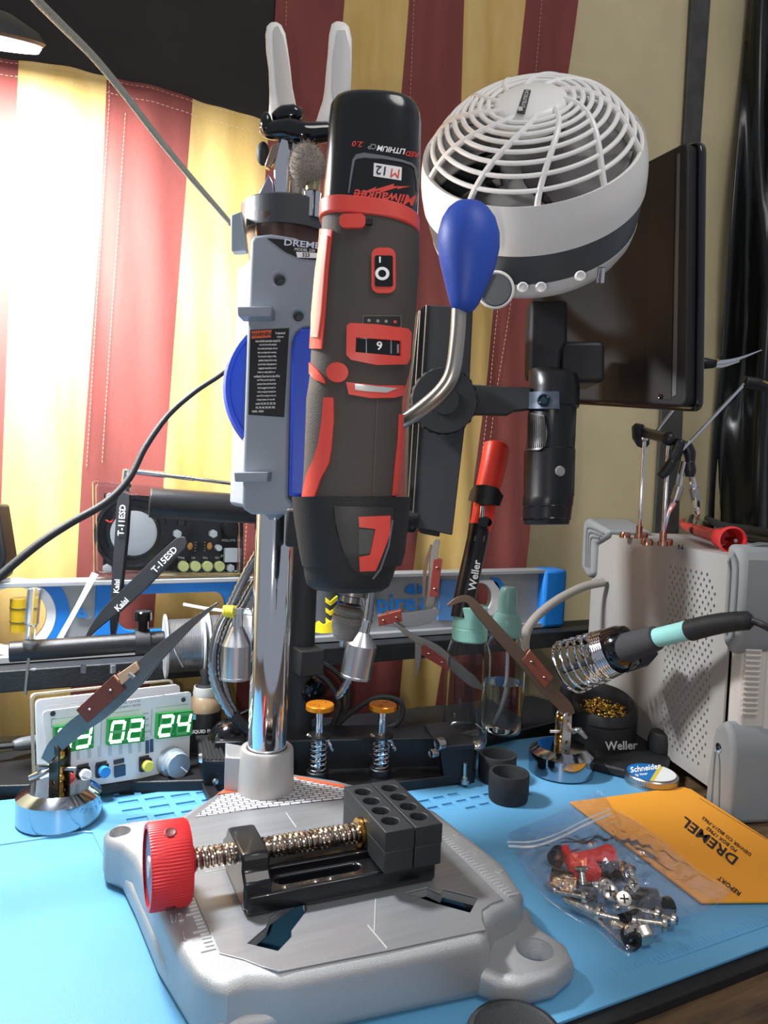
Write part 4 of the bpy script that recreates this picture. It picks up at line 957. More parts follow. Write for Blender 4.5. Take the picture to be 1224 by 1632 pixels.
def tweez(name, label, pts, ws, d, txt, group='black anti-static tweezers on the rod'):
    t = thing(name, label, 'tweezers', ad(pts[-1][0], pts[-1][1], d), group)
    P = [ad(x, y, d+dz) for x, y, dz in pts]; N_ = -FW
    W_ = [w_*d/F for w_ in ws]; m = mat('tweezer_black', '26272a', .55, bump=.15, bscale=1500)
    MB().strip(P, W_, .0016, N_, 4).build('front_arm', m, t, .0003)
    MB().strip([p+FW*(.001+.0045*sin(pi*i/(len(P)-1))) for i, p in enumerate(P)], W_, .0016, N_, 4).build('rear_arm', m, t, .0003)
    return t
t1 = tweez('tweezers', 'black straight tweezers standing nearly upright in front of the radio kit', [(203, 786, 0), (197, 800, 0), (193, 850, 0), (186, 930, 0), (181, 990, 0), (180, 1016, 0)], [10, 20, 19, 16, 11, 6], .592, '')
S1 = PF(190, 880, .5908)
text('tweezer_lettering', 'T-11ESD', S1, 194, 829, 10, whitep, t1, ang=-86, bold=.015, xs=1.0)
text('tweezer_lettering', 'Kaisi', PF(186, 934, .5902), 186, 934, 9, whitep, t1, ang=-86, bold=.05, xs=.95)
t2 = tweez('tweezers', 'black curved tweezers leaning to the left across the spirit level', [(297, 861, 0), (288, 866, 0), (262, 890, 0), (222, 930, 0), (185, 965, 0), (170, 978, 0), (150, 1000, 0), (137, 1018, 0)], [9, 21, 23, 25, 23, 20, 11, 4], .588, '')
S2 = PF(230, 920, .5868)
text('tweezer_lettering', 'T-15ESD', S2, 262, 892, 10.5, whitep, t2, ang=-46, bold=.015, xs=1.0)
text('tweezer_lettering', 'Kaisi', PF(194, 963, .5862), 194, 963, 10, whitep, t2, ang=-44, bold=.05, xs=.95)
clr = mat('clear_plastic', 'eef3f6', .06, trans=.95, ior=1.3)
sd = thing('screwdriver', 'small screwdriver with a clear faceted handle standing at the left end of the black rod', 'screwdriver', ad(48, 1100, .566))
q0, q1 = ad(55, 936, .560), ad(47, 1030, .560); ax = nrm(q1-q0); k = .56/F
MB().lathe(q0, ax, [(4*k, 0), (10*k, 3*k), (11*k, 12*k), (11*k, 58*k), (8*k, 62*k), (8*k, 84*k), (11*k, 88*k), (9*k, 96*k), (3*k, 97*k)], 10).build('handle', clr, sd, ang=20)
MB().cyl(q1, q1+ax*.036, .0011).build('shaft', steel, sd)
wp = thing('plastic_spudger', 'thin white plastic spudger leaning from the spirit level to the black rod', 'spudger', ad(93, 1020, .585))
MB().strip([ad(152, 914, .60), ad(125, 965, .592), ad(94, 1021, .585)], [11*.0005, 8*.0005, 9*.0005], .0016, -FW).build('blade', lwh, wp, .0003)

# ============================================================ solder spools
def spool(px, py, d, label, r=.0268, L=.030, dirn=None):
    s_ = thing('solder_spool', label, 'spool', ad(px, py+56, d), 'solder spools behind the gooseneck')
    a = ad(px, py, d); U = nrm(dirn if dirn is not None else RT*.93+FW*.36)
    for h in (0, L): MB().lathe(a+U*h, U, [(.007, 0), (r, 0), (r, .0016), (.007, .0016)], 48, False).build('flange', mat('spool_white', 'e8eaec', .35, trans=.2), s_, .0004)
    MB().cyl(a-U*.0005, a+U*(L+.001), .0074).build('hub', mat('spool_white', ''), s_)
    wm = MB(); wm.cyl(a+U*.002, a+U*(L-.0005), r*.80, n=40); wm.helix(a+U*.003, a+U*(L-.001), r*.81, .0008, 18, 6); wm.build('solder_wire', mat('solder_tin', 'b4b6ba', .3, .9), s_)
    MB().tube([a+U*.012-FW*r*.82+UP*.010, a+U*.016-FW*(r*.95)-UP*.002, a+U*.022-FW*(r*.98)-UP*.014], .0008, 8, 5).build('loose_wire', mat('solder_tin', ''), s_)
    return s_
spool(262, 1030, .635, 'left solder spool with silver wire beside the black rod')
spool(328, 1022, .652, 'solder spool with silver wire behind the gooseneck lamp head, right of the other spool', L=.036)
sp_a, sp_b = ad(250, 1031, .632), ad(410, 1012, .668)
m_ = MB(); m_.cyl(sp_a, sp_b, .0030); m_.tube([sp_b, [sp_b[0], .66, sp_b[2]], [sp_b[0], .662, .060]], .003, 8, 4)
solo(m_.build('spool_spindle', blkm), 'thin black spindle carrying the two solder spools', 'spindle')
# ============================================================ clock board
cb_ = thing('clock_board', 'white digital clock circuit board with green number displays, coloured buttons and a silver knob', 'clock kit', ad(185, 1235, .60))
A1, A2 = HZ(.012)(95, 1262), HZ(.012)(303, 1213)
bu = A2-A1; bu[2] = 0; bn = nrm(np.cross([0, 0, 1], bu)); bn = -bn if bn@FW > 0 else bn
bn = nrm(bn+np.array([0, 0, .10]))
BD = PL(A1, bn, bu)
bw = mat('board_white', 'e6e8ea', .4)
shape('board', [rpoly([BD.uv(*p) for p in ((82, 1262), (301, 1229), (305, 1102), (68, 1134))], .003)], BD, .0016, bw, cb_, px=False, w0=0)
shape('back_cover', [rpoly([BD.uv(*p) for p in ((70, 1250), (298, 1214), (298, 1094), (66, 1120))], .004)], BD, .003, bw, cb_, px=False, w0=-.012)
shape('cover_rim', [rpoly([BD.uv(*p) for p in ((66, 1250), (290, 1214), (292, 1087), (62, 1112))], .004), rpoly([BD.uv(*p) for p in ((69, 1247), (287, 1212), (289, 1090), (65, 1115))], .004)], BD, .004, mat('rim_beige', 'a8a08c', .2), cb_, px=False, w0=-.017)
shape('board_tray', [[(92, 1262), (303, 1230), (303, 1242), (92, 1276)]], BD, .03, blkm, cb_, w0=.002)
gd = mat('display_face', '0d6b2c', .3, emit=.5); gs = mat('display_segment', 'eafff0', .3, emit=5.0); go = mat('segment_off', '4f9c64', .4, emit=.2)
SEG = {'0': 'abcdef', '2': 'abged', '4': 'fgbc', '3': 'abgcd'}
def disp(x0, y0, x1, y1, x2, y2, x3, y3, s_):
    """corners: top left, top right, bottom right, bottom left"""
    q = [np.array(p, float) for p in ((x0, y0), (x1, y1), (x2, y2), (x3, y3))]
    d = shape('display', [[tuple(p) for p in q]], BD, .005, gd, cb_, w0=.005)
    def B(u, v): return tuple((q[0]*(1-u)+q[1]*u)*(1-v)+(q[3]*(1-u)+q[2]*u)*v)
    on, off = [], []
    for k, ch_ in enumerate(s_):
        o = .07+.5*k; w_ = .33
        X0_, X1_ = o, o+w_; yt_, ym, yb_ = .10, .5, .90; t = .045; tv = .085; sh = .04
        def bar(ax, ay, bx, by, hor):
            g = .012
            if hor: return [B(ax+g+sh*(1-2*ay), ay-tv), B(bx-g+sh*(1-2*ay), ay-tv), B(bx-g+sh*(1-2*ay), ay+tv*.4), B(ax+g+sh*(1-2*ay), ay+tv*.4)]
            return [B(ax-t*.5+sh*(1-2*ay), ay+.03), B(ax+t*.8+sh*(1-2*ay), ay+.03), B(ax+t*.8+sh*(1-2*by), by-.06), B(ax-t*.5+sh*(1-2*by), by-.06)]
        sg = dict(a=bar(X0_, yt_+.05, X1_, yt_, 1), g=bar(X0_, ym+.03, X1_, ym, 1), d=bar(X0_, yb_, X1_, yb_, 1), f=bar(X0_, yt_, X0_, ym, 0), b=bar(X1_, yt_, X1_, ym, 0), e=bar(X0_, ym, X0_, yb_, 0), c=bar(X1_, ym, X1_, yb_, 0))
        for n_, p in sg.items(): (on if n_ in SEG[ch_] else off).append(p)
        off.append([B(o+w_+.06+.02*cos(a), .86+.04*sin(a)) for a in np.linspace(0, 2*pi, 8, False)])
    m1 = None
    for nm, L_, m_ in (('lit_segments', on, gs), ('unlit_segments', off, go)):
        mb = MB()
        for p in L_: mb.prism([BD(*c)+BD.n*.0052 for c in p], BD.n*.0003)
        mb.build(nm, m_, d)
disp(84, 1157, 146, 1148, 145, 1190, 84, 1200, '03')
disp(170, 1145, 227, 1140, 226, 1180, 168, 1186, '02')
disp(248, 1136, 303, 1131, 301, 1170, 246, 1176, '24')
lnm = mat('board_line', '8b8f93', .5)
for P_ in (((162, 1138), (160, 1188)), ((163, 1138), (222, 1131)), ((242, 1130), (240, 1172)), ((248, 1128), (300, 1122)), ((82, 1146), (82, 1160)), ((82, 1146), (140, 1139)), ((76, 1126), (200, 1108)), ((215, 1106), (300, 1095+14))):
    MB().tube([BD(*P_[0])+BD.n*.0003, BD(*P_[1])+BD.n*.0003], .00022, 5, 0).build('printed_line', lnm, cb_)
for cx_, cy_, col_ in ((107, 1241, 'button_red:d8433c'), (134, 1236, 'button_white:f2f2f2'), (164, 1231, 'button_blue:2f8ede'), (233, 1222, 'button_yellow:e8dc5a')):
    n_, h_ = col_.split(':'); q_ = BD(cx_-3, cy_-4)
    b_ = MB().box(q_+BD.n*.002, (.0085, .0085, .004), BD.U, BD.V).build('button_base', pcb, cb_)
    MB().cyl(q_+BD.n*.003, q_+BD.n*.0085, .0040).build('button', mat(n_, h_, .4), b_, .0006)['label'] = n_.split('_')[1]+' push button'
for cx_, cy_ in ((103, 1224), (132, 1221), (161, 1217), (189, 1213), (229, 1208)):
    q_ = BD(cx_, cy_); b_ = MB().box(q_+BD.n*.0006, (.0075, .0030, .0012), BD.U, BD.V).build('resistor', mat('resistor_grey', '3b4148', .4), cb_)
for cx_, cy_ in ((234, 1190), (241, 1188)):
    q_ = BD(cx_, cy_); MB().box(q_+BD.n*.0008, (.0022, .0095, .0016), BD.U, BD.V).build('resistor', mat('resistor_blue', '31506e', .4), cb_)
q_ = BD(190, 1228); MB().box(q_+BD.n*.0012, (.008, .008, .0024), BD.U, BD.V).build('jumper_block', mat('resistor_blue', ''), cb_, .0004)
for i, x in enumerate((107, 124, 142, 158, 175, 192, 207, 222)): shape('printed_block', [[(x-3, 1195-(x-107)*.12), (x+3, 1194-(x-107)*.12), (x+3, 1212-(x-107)*.12), (x-2, 1213-(x-107)*.12)]], BD, .0003, mat('pale_grey_print', 'c4c8cb', .5), cb_, w0=.0003)
for y, s_ in ((1119, 'DIGITAL CLOCK'), (1126, 'FREQUENCY METER')): text('board_lettering', s_, BD, 203, y, 4, lnm, cb_, ang=-7, off=.0002)
for x, y in ((84, 1137), (292, 1115)): MB().lathe(BD(x, y), BD.n, [(.0018, 0), (.0018, .0008), (.0001, .0008)], 12).build('board_screw', mat('resistor_grey', ''), cb_)
for i, (x, y) in enumerate(((226, 1137), (228, 1146), (228, 1156), (228, 1166), (226, 1176))): text('board_lettering', ('CHG', 'SET', 'TM', 'DATE', 'D.T')[i], BD, x+6, y, 3, lnm, cb_, ang=-8, off=.0002)
q_ = BD(272, 1214)
MB().lathe(q_, BD.n, [(.0115, 0), (.0118, .001), (.0108, .0075), (.0095, .0085), (.0095, .014), (.0088, .0150), (.0001, .0150)], 40).build('knob', mat('knob_silver', 'b9c4d0', .25, .6), cb_)
MB().tube([q_+BD.n*.0152+BD.U*.001-BD.V*.0010, q_+BD.n*.0152+BD.U*.006-BD.V*.0058], .0004, 6, 0).build('knob_pointer', whitep, cb_)
# usb cable at its left
us = thing('usb_cable', 'grey plug and cable entering the left side of the clock board', 'cable', ad(40, 1205, .60))
U1, U2 = ad(20, 1188, .585), ad(66, 1181, .600)
MB().tube([U1, U1*.7+U2*.3, U2], [.0034, .0052, .0056], 12, 4).build('plug', mat('plug_grey', '5a5d60', .5), us, .0006)
MB().tube([ad(-60, 1196, .56), ad(-20, 1192, .575), U1+RT*.002], .0022, 10, 6).build('cord', blkm, us)
MB().tube([U2, U2+RT*.006], .0030, 8, 0).build('plug_shell', steel, us)

# ============================================================ flux bottle
fb = thing('flux_bottle', 'small black and clear liquid flux bottle behind the clock board', 'bottle', (.155, .610, .008))
fd = dep((.155, .610, .06)); fo_ = pj((.155, .610, .06))
def zat(x, y, d): return ad(x, y, d)[2]
FBX = ad(325, 1150, fd); fx, fy = FBX[0], FBX[1]; k = fd/F
MB().lathe((fx, fy, .0085), (0, 0, 1), [(24*k, 0), (26*k, .002), (26*k, zat(325, 1130, fd)-.0085), (25*k, zat(325, 1118, fd)-.0085), (18*k, zat(325, 1107, fd)-.0085), (13*k, zat(325, 1104, fd)-.0085)], 40).build('bottle_body', mat('flux_amber', 'b9a080', .25, trans=.3), fb)
MB().lathe((fx, fy, .0095), (0, 0, 1), [(26.3*k, 0), (26.5*k, .001), (26.5*k, zat(325, 1131, fd)-.0095), (26.2*k, zat(325, 1130, fd)-.0095)], 40, False).build('bottle_label', mat('label_black', '17191c', .4), fb)
MB().lathe((fx, fy, zat(325, 1108, fd)), (0, 0, 1), [(18*k, 0), (18.5*k, .003), (17*k, .008)], 32).build('bottle_neck', mat('neck_white', 'd8d8d4', .4), fb)
MB().lathe((fx, fy, zat(325, 1104, fd)), (0, 0, 1), [(15.5*k, 0), (15.5*k, 12*k), (10*k, 15*k), (4*k, 36*k), (2.5*k, 38*k), (.001, 39*k)], 28).build('nozzle_cap', blkm, fb)
FS = PL((fx, fy, 0), (-sin(_az), -cos(_az), 0)); FS.p = FS.p+FS.n*(26.7*k)
text('bottle_lettering', 'LIQUID FLUX', CylS((fx, fy), 26.5*k), 326, 1166, 6.5, whitep, fb, bold=.03, ang=-2, xs=1.0, step=3)
shape('label_patch', [rrect(303, 1139, 326, 1147, 3.5)], PL(FS.p-FS.n*.0006, FS.n), .0004, mat('patch_cyan', '6fb2c6', .4), fb)

# ============================================================ magnetic bases with cross-lock tweezers
def magbase(x, y, d, label, jx, grp=None):
    t = thing('magnetic_base', label, 'magnetic stand', (0, 0, 0)); P = HZ(.0003)(x, y); k = d/F
    c = P+np.array([sin(_az), cos(_az), 0])*.0265
    t.location = Vector(list(c)); OFF[t.name] = c.copy()
    MB().lathe(c, (0, 0, 1), [(.0250, 0), (.0268, .0012), (.0270, .0160), (.0268, .0172), (.0205, .0218), (.0198, .0222), (.0035, .0222)], 64).build('base_disc', mat('base_chrome', 'aab0b8', .09, 1), t, ang=25)
    MB().lathe(c+np.array([0, 0, .022]), (0, 0, 1), [(.0035, 0), (.0030, .004), (.0040, .006), (.0026, .009), (.0026, .014)], 20).build('brass_post', brass, t)
    h = c+np.array([0, 0, .034])
    for s_ in (-1, 1):
        nv = nrm(-FW*.85-RT*.52*jx); nv[2] = 0; pl_ = PL(h+nv*(s_*.0040+.0007), nv)
        o = [(.0055*cos(a)*.9, .0045+.0055*sin(a)) for a in np.linspace(0, pi, 10)]; o = [(a, b+.0075) for a, b in o]+[(-a, -b-.0055) for a, b in o]
        shape('joint_plate', [o, circ(0, .010, .0016, n=12), circ(0, -.008, .0016, n=12)], pl_, .0014, mat('joint_dark', '3e3a33', .3, .8) if jx == 1 else steel, t, .0002, px=False)
    MB().ball(h+np.array([0, 0, .010]), .0040, 16, 10).build('joint_ball', brass, t); MB().ball(h-np.array([0, 0, .006]), .0040, 16, 10).build('joint_ball', brass, t)
    a = h-RT*.016*jx-FW*.008; MB().cyl(h+RT*.011*jx, h-RT*.008*jx, .0014).build('joint_bolt', steel, t)
    MB().tube([h-RT*.008*jx, h-RT*.012*jx-UP*.002*jx-FW*.004, h-RT*.018*jx-FW*.006-UP*.004], [.0024, .0026, .0016], 10, 3).build('wing_screw', steel, t)
    MB().tube([h-RT*.008*jx+UP*.001, h-RT*.013*jx+UP*.003-FW*.006], [.0022, .0020], 10, 0).build('wing_screw', steel, t)
    return h
hL = magbase(65, 1334, .49, 'chrome magnetic base at the left edge, in front of the clock board', 1)
hR = magbase(906, 1250, .62, 'chrome magnetic base in front of the soldering iron stand', -1)
def crosslock(label, blade, bw_, grip, d, tail=None, tw=None, gn=None, twist=None, m=steeld, gm_=copper, d2=None):
    """blade: pixel path tip..tail, grip: 4 pixel corners of the fibre scale"""
    n = len(blade); ds_ = np.linspace(d, d2 if d2 else d, n)
    t = thing('cross_lock_tweezers', label, 'tweezers', ad(*blade[-1], ds_[-1]), None)
    N_ = -FW if gn is None else gn
    P = [ad(x, y, q) for (x, y), q in zip(blade, ds_)]
    MB().strip(P, [w_*d/F for w_ in bw_], .0016, N_, 4).build('blade', m, t, .0002)
    MB().strip([p+FW*(.0022+.0055*sin(pi*i/(n-1)))+UP*-.0008*sin(pi*i/(n-1)) for i, p in enumerate(P)], [w_*d/F for w_ in bw_], .0016, N_, 4).build('rear_blade', m, t, .0002)
    c = [ad(x, y, d-.0018) for x, y in grip]
    g = MB().prism([p-FW*.0012 for p in c], FW*.0022).build('grip_scale', gm_, t, .0003)
    MB().prism([p+FW*.0012 for p in c], FW*.0012).build('grip_liner', cuedge, g, .0002)
    MB().prism([p+FW*.0105 for p in c], FW*.0024).build('grip_scale', gm_, t, .0003)
    ce = sum(c)/4; ax = nrm((c[0]+c[3])-(c[1]+c[2])) if np.linalg.norm((c[0]+c[3])-(c[1]+c[2])) > np.linalg.norm((c[0]+c[1])-(c[2]+c[3])) else nrm((c[0]+c[1])-(c[2]+c[3]))
    L = max(np.linalg.norm(c[0]-c[1]), np.linalg.norm(c[1]-c[2]))
    for s_ in (-.28, .28): MB().ball(ce+ax*L*s_-FW*.0012, .0014, 12, 6, (1, 1, .6)).build('rivet', steel, g)
    return t
dL = dep(hL)
tL = crosslock('long dark cross-lock tweezers pointing up right from the left magnetic base', [(347, 961), (300, 997), (240, 1052), (215, 1078), (165, 1127), (120, 1160), (88, 1190), (72, 1212)], [3, 12, 24, 29, 29, 28, 24, 14], [(181, 1076), (200, 1098), (140, 1152), (122, 1131)], dL-.004)
MB().prism([ad(*p, dL-.0045) for p in ((189, 1074), (218, 1054), (223, 1066), (196, 1090))], -FW*.003).build('bridge_piece', cuedge, tL, .0003)
MB().tube([ad(206, 1073, dL-.008), ad(214, 1080, dL-.008)], .0016, 8, 0).build('rivet', steel, tL)
dR = dep(hR)
tR = crosslock('brown bent cross-lock tweezers rising left from the right magnetic base', [(714, 966), (728, 957), (746, 955), (765, 975), (800, 1015), (838, 1056), (870, 1095), (900, 1125), (909, 1140)], [5, 9, 12, 16, 19, 20, 22, 22, 16], [(845, 1036), (832, 1052), (868, 1097), (882, 1079)], dR-.004, m=mat('brown_steel', '6d5a4c', .35, .8))
MB().strip([ad(829, 1048, dR+.003), ad(850, 1078, dR+.003), ad(872, 1102, dR+.003)], [.004]*3, .003, -FW).build('grip_liner', cuedge, tR)
fm = fibre
tA = crosslock('cross-lock tweezers with a red grip standing upright against the spirit level', [(697, 860), (692, 885), (690, 925), (686, 960), (680, 968)], [9, 12, 14, 12, 6], [(691, 891), (705, 891), (698, 951), (684, 950)], .67, gm_=fm)
MB().strip([ad(688, 868, .672), ad(678, 905, .672), ad(675, 950, .672)], [.0022, .0035, .0022], .003, -FW).build('side_arm', mat('brown_steel', ''), tA)
tB = crosslock('cross-lock tweezers with a red grip lying level in front of the level lettering', [(697, 970), (690, 978), (668, 985), (640, 988), (604, 987)], [8, 18, 24, 24, 18], [(602, 982), (639, 973), (641, 990), (604, 998)], .655, gm_=fm, m=mat('bright_steel', 'a9a9a8', .2, 1))
tC = crosslock('cross-lock tweezers with a red grip slanting down towards the clear bottles', [(628, 993), (650, 1010), (670, 1022), (697, 1036), (725, 1062), (752, 1085), (770, 1098)], [5, 8, 11, 14, 17, 18, 5], [(675, 1026), (711, 1052), (716, 1070), (672, 1044)], .645, gm_=fm)
MB().strip([ad(667, 1018, .646), ad(666, 1050, .646), ad(663, 1076, .646)], [.006, .005, .001], .0014, -FW).build('side_prong', steeld, tC)

# ============================================================ gooseneck lamps
braid = mat('gooseneck_metal', '9a9da2', .25, 1)
def gneck(pts, r, par, name='gooseneck'):
    # ribbed flexible metal tube
    Q = [np.array(p) for p in pts]; full = []
    q = [Q[0]*2-Q[1]]+Q+[Q[-1]*2-Q[-2]]
    for i in range(1, len(q)-2):
        L = np.linalg.norm(q[i+1]-q[i]); n = max(3, int(L/(r*.55)))
        for kk in range(n):
            t = kk/n; a, b, c, d = q[i-1:i+3]; full.append(.5*((2*b)+(-a+c)*t+(2*a-5*b+4*c-d)*t*t+(-a+3*b-3*c+d)*t**3))
    rr = [r*(1 if i % 2 else .80) for i in range(len(full))]
    return MB().tube(full, rr, 12, 0).build(name, braid, par, ang=180)
g1 = thing('gooseneck_lamp', 'small metal gooseneck lamp head hanging left of the chrome column', 'lamp', ad(380, 1190, .575))
gneck([ad(412, 880, .59), ad(392, 915, .582), ad(368, 965, .575), ad(348, 1005, .57), ad(339, 1050, .568), ad(345, 1095, .57), ad(372, 1145, .575)], .0042, g1)
gneck([ad(440, 905, .60), ad(412, 920, .592), ad(385, 965, .585), ad(366, 1000, .58), ad(352, 1050, .578), ad(362, 1110, .58), ad(392, 1165, .585)], .0036, g1)
MB().cyl(ad(372, 1140, .575), ad(396, 1164, .577), .0046).build('lead_sleeve', blk, g1)
def head(par, top, mid, bot, d, r0, r1, k1=1.0):
    a, b, c = ad(*top, d), ad(*mid, d), ad(*bot, d); ax = nrm(c-a); k = d/F; L1 = np.linalg.norm(b-a); L2 = np.linalg.norm(c-a)
    MB().lathe(a, ax, [(r0*k*.8, 0), (r0*k, .001), (r0*k, L1*.55)], 28).build('neck', chrome, par)
    MB().lathe(a, ax, [(r0*k, L1*.5), (r1*k, L1*1.0), (r1*k, L1+(L2-L1)*.90), (r1*k*.97, L1+(L2-L1)*.91), (r1*k, L1+(L2-L1)*.93), (r1*k, L2), (r1*k*.8, L2), (.0001, L2-.001)], 40).build('lamp_head', alu, par, ang=25)
head(g1, (379, 968), (378, 1028), (376, 1082), .565, 9, 24)
cl_ = thing('cable_clip', 'clear plastic strip and yellow tie clipped across the gooseneck', 'clip', ad(390, 976, .555))
MB().strip([ad(292, 963, .56), ad(330, 970, .558), ad(362, 974, .556)], [.0022]*3, .0012, -FW).build('tie_tail', lwh, cl_, .0003)
MB().strip([ad(372, 973, .553), ad(417, 978, .553)], [.0045, .004], .003, -FW).build('clear_bar', mat('clear_plastic', ''), cl_, .0003)
MB().helix(ad(358, 974, .556), ad(374, 975, .556), .0034, .0013, 4, 8).build('yellow_tie', mat('tie_yellow', 'd6c93a', .5), cl_)
g2 = thing('gooseneck_lamp', 'metal gooseneck lamp head hanging right of the drill chuck', 'lamp', ad(545, 1125, .575))
gneck([ad(600, 905, .59), ad(592, 940, .586), ad(588, 970, .582), ad(584, 1000, .578)], .0042, g2)
gneck([ad(566, 905, .592), ad(575, 950, .588), ad(583, 985, .584), ad(584, 1002, .581)], .0034, g2)
gneck([ad(564, 1066, .585), ad(552, 1092, .587), ad(536, 1115, .59)], .0036, g2)
head(g2, (584, 988), (578, 1028), (566, 1080), .575, 9, 24.5)

# ============================================================ board holder with sprung posts
ph = thing('board_holder', 'black board holder rail with two sprung posts topped by orange knobs', 'board holder', (.23, .53, .0))
pb_ = mat('holder_black', '15161a', .42, bump=.15, bscale=1500)
R0_, R1_ = HZ(.0)(338, 1262), HZ(.0)(742, 1249); ru = nrm(R1_-R0_); rv = np.array([-ru[1], ru[0], 0]); rl_ = np.linalg.norm(R1_-R0_)
def hp_(u, v, z): return R0_+ru*u+rv*v+np.array([0, 0, z])
MB().box(hp_(rl_/2, .034, .0165), (rl_, .034, .030), ru, rv).build('rail', pb_, ph, .001)
for u0, nm in ((-.002, 'end_block'), (rl_-.016, 'end_block')):
    pass
# left block with ridged cap and right block
lc = ad(345, 1214, .560); BPf = PF(345, 1214, .560, yaw=-20)
lb_ = MB().prism([BPf(*p) for p in ((321, 1212), (360, 1215), (358, 1250), (330, 1256), (322, 1240))], -BPf.n*.026).build('end_block', pb_, ph, .0008)
tp = [ad(321, 1213, .559), ad(362, 1213, .559), ad(346, 1170, .60), ad(312, 1172, .60)]
MB().prism(tp, (0, 0, -.003)).build('block_cap', pb_, lb_, .0004)
for i in range(6):
    t = .1+.16*i; a = tp[0]*(1-t)+tp[1]*t; b = tp[3]*(1-t)+tp[2]*t; MB().tube([a*.97+b*.03+np.array([0, 0, .0004]), a*.2+b*.8+np.array([0, 0, .0004])], .0007, 6, 0).build('cap_ridge', blkm, lb_)
MB().lathe(ad(322, 1208, .558), nrm(-RT-FW*.3), [(.0038, 0), (.0038, .001), (.0030, .0024), (.001, .0028)], 20).build('block_screw', chrome, lb_)
MB().lathe(ad(343, 1245, .556), BPf.n, [(.0022, 0), (.0022, .001), (.001, .0016)], 16).build('block_screw', steel, lb_)
MB().prism([HZ(.002)(*p) for p in ((301, 1215), (325, 1210), (352, 1282), (335, 1286))], (0, 0, .004)).build('foot_arm', pb_, ph, .0006)
rc = PF(725, 1200, .590, yaw=-10)
rb2 = MB().prism([rc(*p) for p in ((701, 1190), (757, 1185), (752, 1248), (708, 1250))], -rc.n*.022).build('end_block', pb_, ph, .0008)
MB().prism([ad(701, 1190, .589), ad(757, 1186, .589), ad(713, 1150, .625), ad(676, 1153, .625)], (0, 0, -.004)).build('block_cap', pb_, rb2, .0005)
for x, y, r_ in ((699, 1186, .0050), (689, 1201, .0038)): MB().lathe(ad(x, y, .59), nrm(-RT-FW*.6), [(r_, -.004), (r_, .0008), (r_*.8, .0016), (r_*.5, .0008), (.0003, .0008)], 18).build('block_screw', steel, rb2)
q_ = rc(740, 1222); MB().cyl(q_+np.array([0, 0, .004])+rc.n*.002, q_-np.array([0, 0, .012])+rc.n*.002, .0018).build('spring_pin', steel, rb2)
MB().lathe(q_-np.array([0, 0, .012])+rc.n*.003, (0, 0, 1), [(.0036, 0), (.0036, .003), (.0024, .0036), (.0024, .005), (.001, .006)], 18).build('pin_nut', steel, rb2)
org = mat('anodised_orange', 'e08a22', .28, .6)
for px, lab_ in ((510, 'left'), (610, 'right')):
    d = .572 if px == 510 else .583; b_ = ad(px, 1128, d); z0 = .0325; k = d/F
    hd = MB().lathe((b_[0], b_[1], b_[2]-.0015), (0, 0, 1), [(.0100, 0), (.0108, .0006), (.0108, .0038), (.0102, .0046), (.0001, .0046)], 40).build('orange_knob', org, ph)
    for s_ in (-1, 1): MB().lathe((b_[0]+s_*.004, b_[1]+s_*.003, b_[2]+.0029), (0, 0, 1), [(.0022, .0004), (.0019, .0006), (.0016, -.0002), (.0001, -.0003)], 14, False).build('knob_hole', mat('hole_orange', '9c5a16', .4, .5), hd)
    MB().cyl((b_[0], b_[1], .0135), (b_[0], b_[1], b_[2]), .0032, n=18).build('post', chrome, ph)
    MB().lathe((b_[0], b_[1], .0003), (0, 0, 1), [(.0085, 0), (.0085, .0135), (.0078, .0142)], 28).build('post_foot', pb_, ph)
    MB().torus((b_[0], b_[1], .0016), (0, 0, 1), .0090, .0010, 28, 6).build('foot_ring', steel, ph)
    MB().helix((b_[0], b_[1], .0142), (b_[0], b_[1], ad(px, 1185, d)[2]), .0062, .00065, 5.5, 8).build('spring', chrome, ph)
    zc = ad(px, 1178, d)[2]
    mb = MB()
    for s_ in (-1, 1): mb.tube([(b_[0]-.009, b_[1], zc+.004), (b_[0]-.002, b_[1]-.0025*s_, zc-.001), (b_[0]+.005, b_[1]-.0025*s_, zc+.0005), (b_[0]+.010, b_[1]-.005*s_, zc-.009)], .0011, 8, 4)
    mb.build('wire_clip', chrome, ph)
    MB().lathe((b_[0], b_[1], zc+.001), (0, 0, 1), [(.0034, 0), (.009, .0004), (.0095, .002), (.004, .0022)], 24).build('clip_plate', mat('joint_dark', ''), ph)
# tangled black lead behind
bc = thing('cable_coil', 'black cable looped behind the board holder next to the column', 'cable', ad(540, 1170, .62))
MB().tube([ad(400, 1110, .63), ad(430, 1060, .63), ad(500, 1052, .63), ad(548, 1085, .632), ad(552, 1130, .634), ad(520, 1160, .63), ad(480, 1150, .625), ad(466, 1100, .625), ad(478, 1072, .628), ad(515, 1080, .632), ad(540, 1120, .632), ad(530, 1160, .63), ad(560, 1135, .63), ad(600, 1112, .63), ad(635, 1116, .63), ad(642, 1135, .63), ad(630, 1155, .63), ad(600, 1162, .63)], .0022, 8, 6).build('cord', blkm, bc)
MB().tube([ad(340, 1165, .63), ad(380, 1140, .64), ad(420, 1130, .64), ad(470, 1170, .64), ad(560, 1160, .64), ad(620, 1168, .64)], .0014, 8, 6).build('cord', blk, bc)
pl2 = thing('barrel_jack', 'black cylindrical power plug lying in the cable coil right of the column', 'plug', ad(490, 1100, .612))
a_, b_ = ad(478, 1082, .622), ad(502, 1104, .604); MB().lathe(a_, b_-a_, [(.007, 0), (.0098, .004), (.0102, np.linalg.norm(b_-a_)-.002), (.0092, np.linalg.norm(b_-a_)), (.0045, np.linalg.norm(b_-a_)+.0004), (.0035, np.linalg.norm(b_-a_)-.003), (.0001, np.linalg.norm(b_-a_)-.003)], 32).build('plug_body', blkg, pl2)
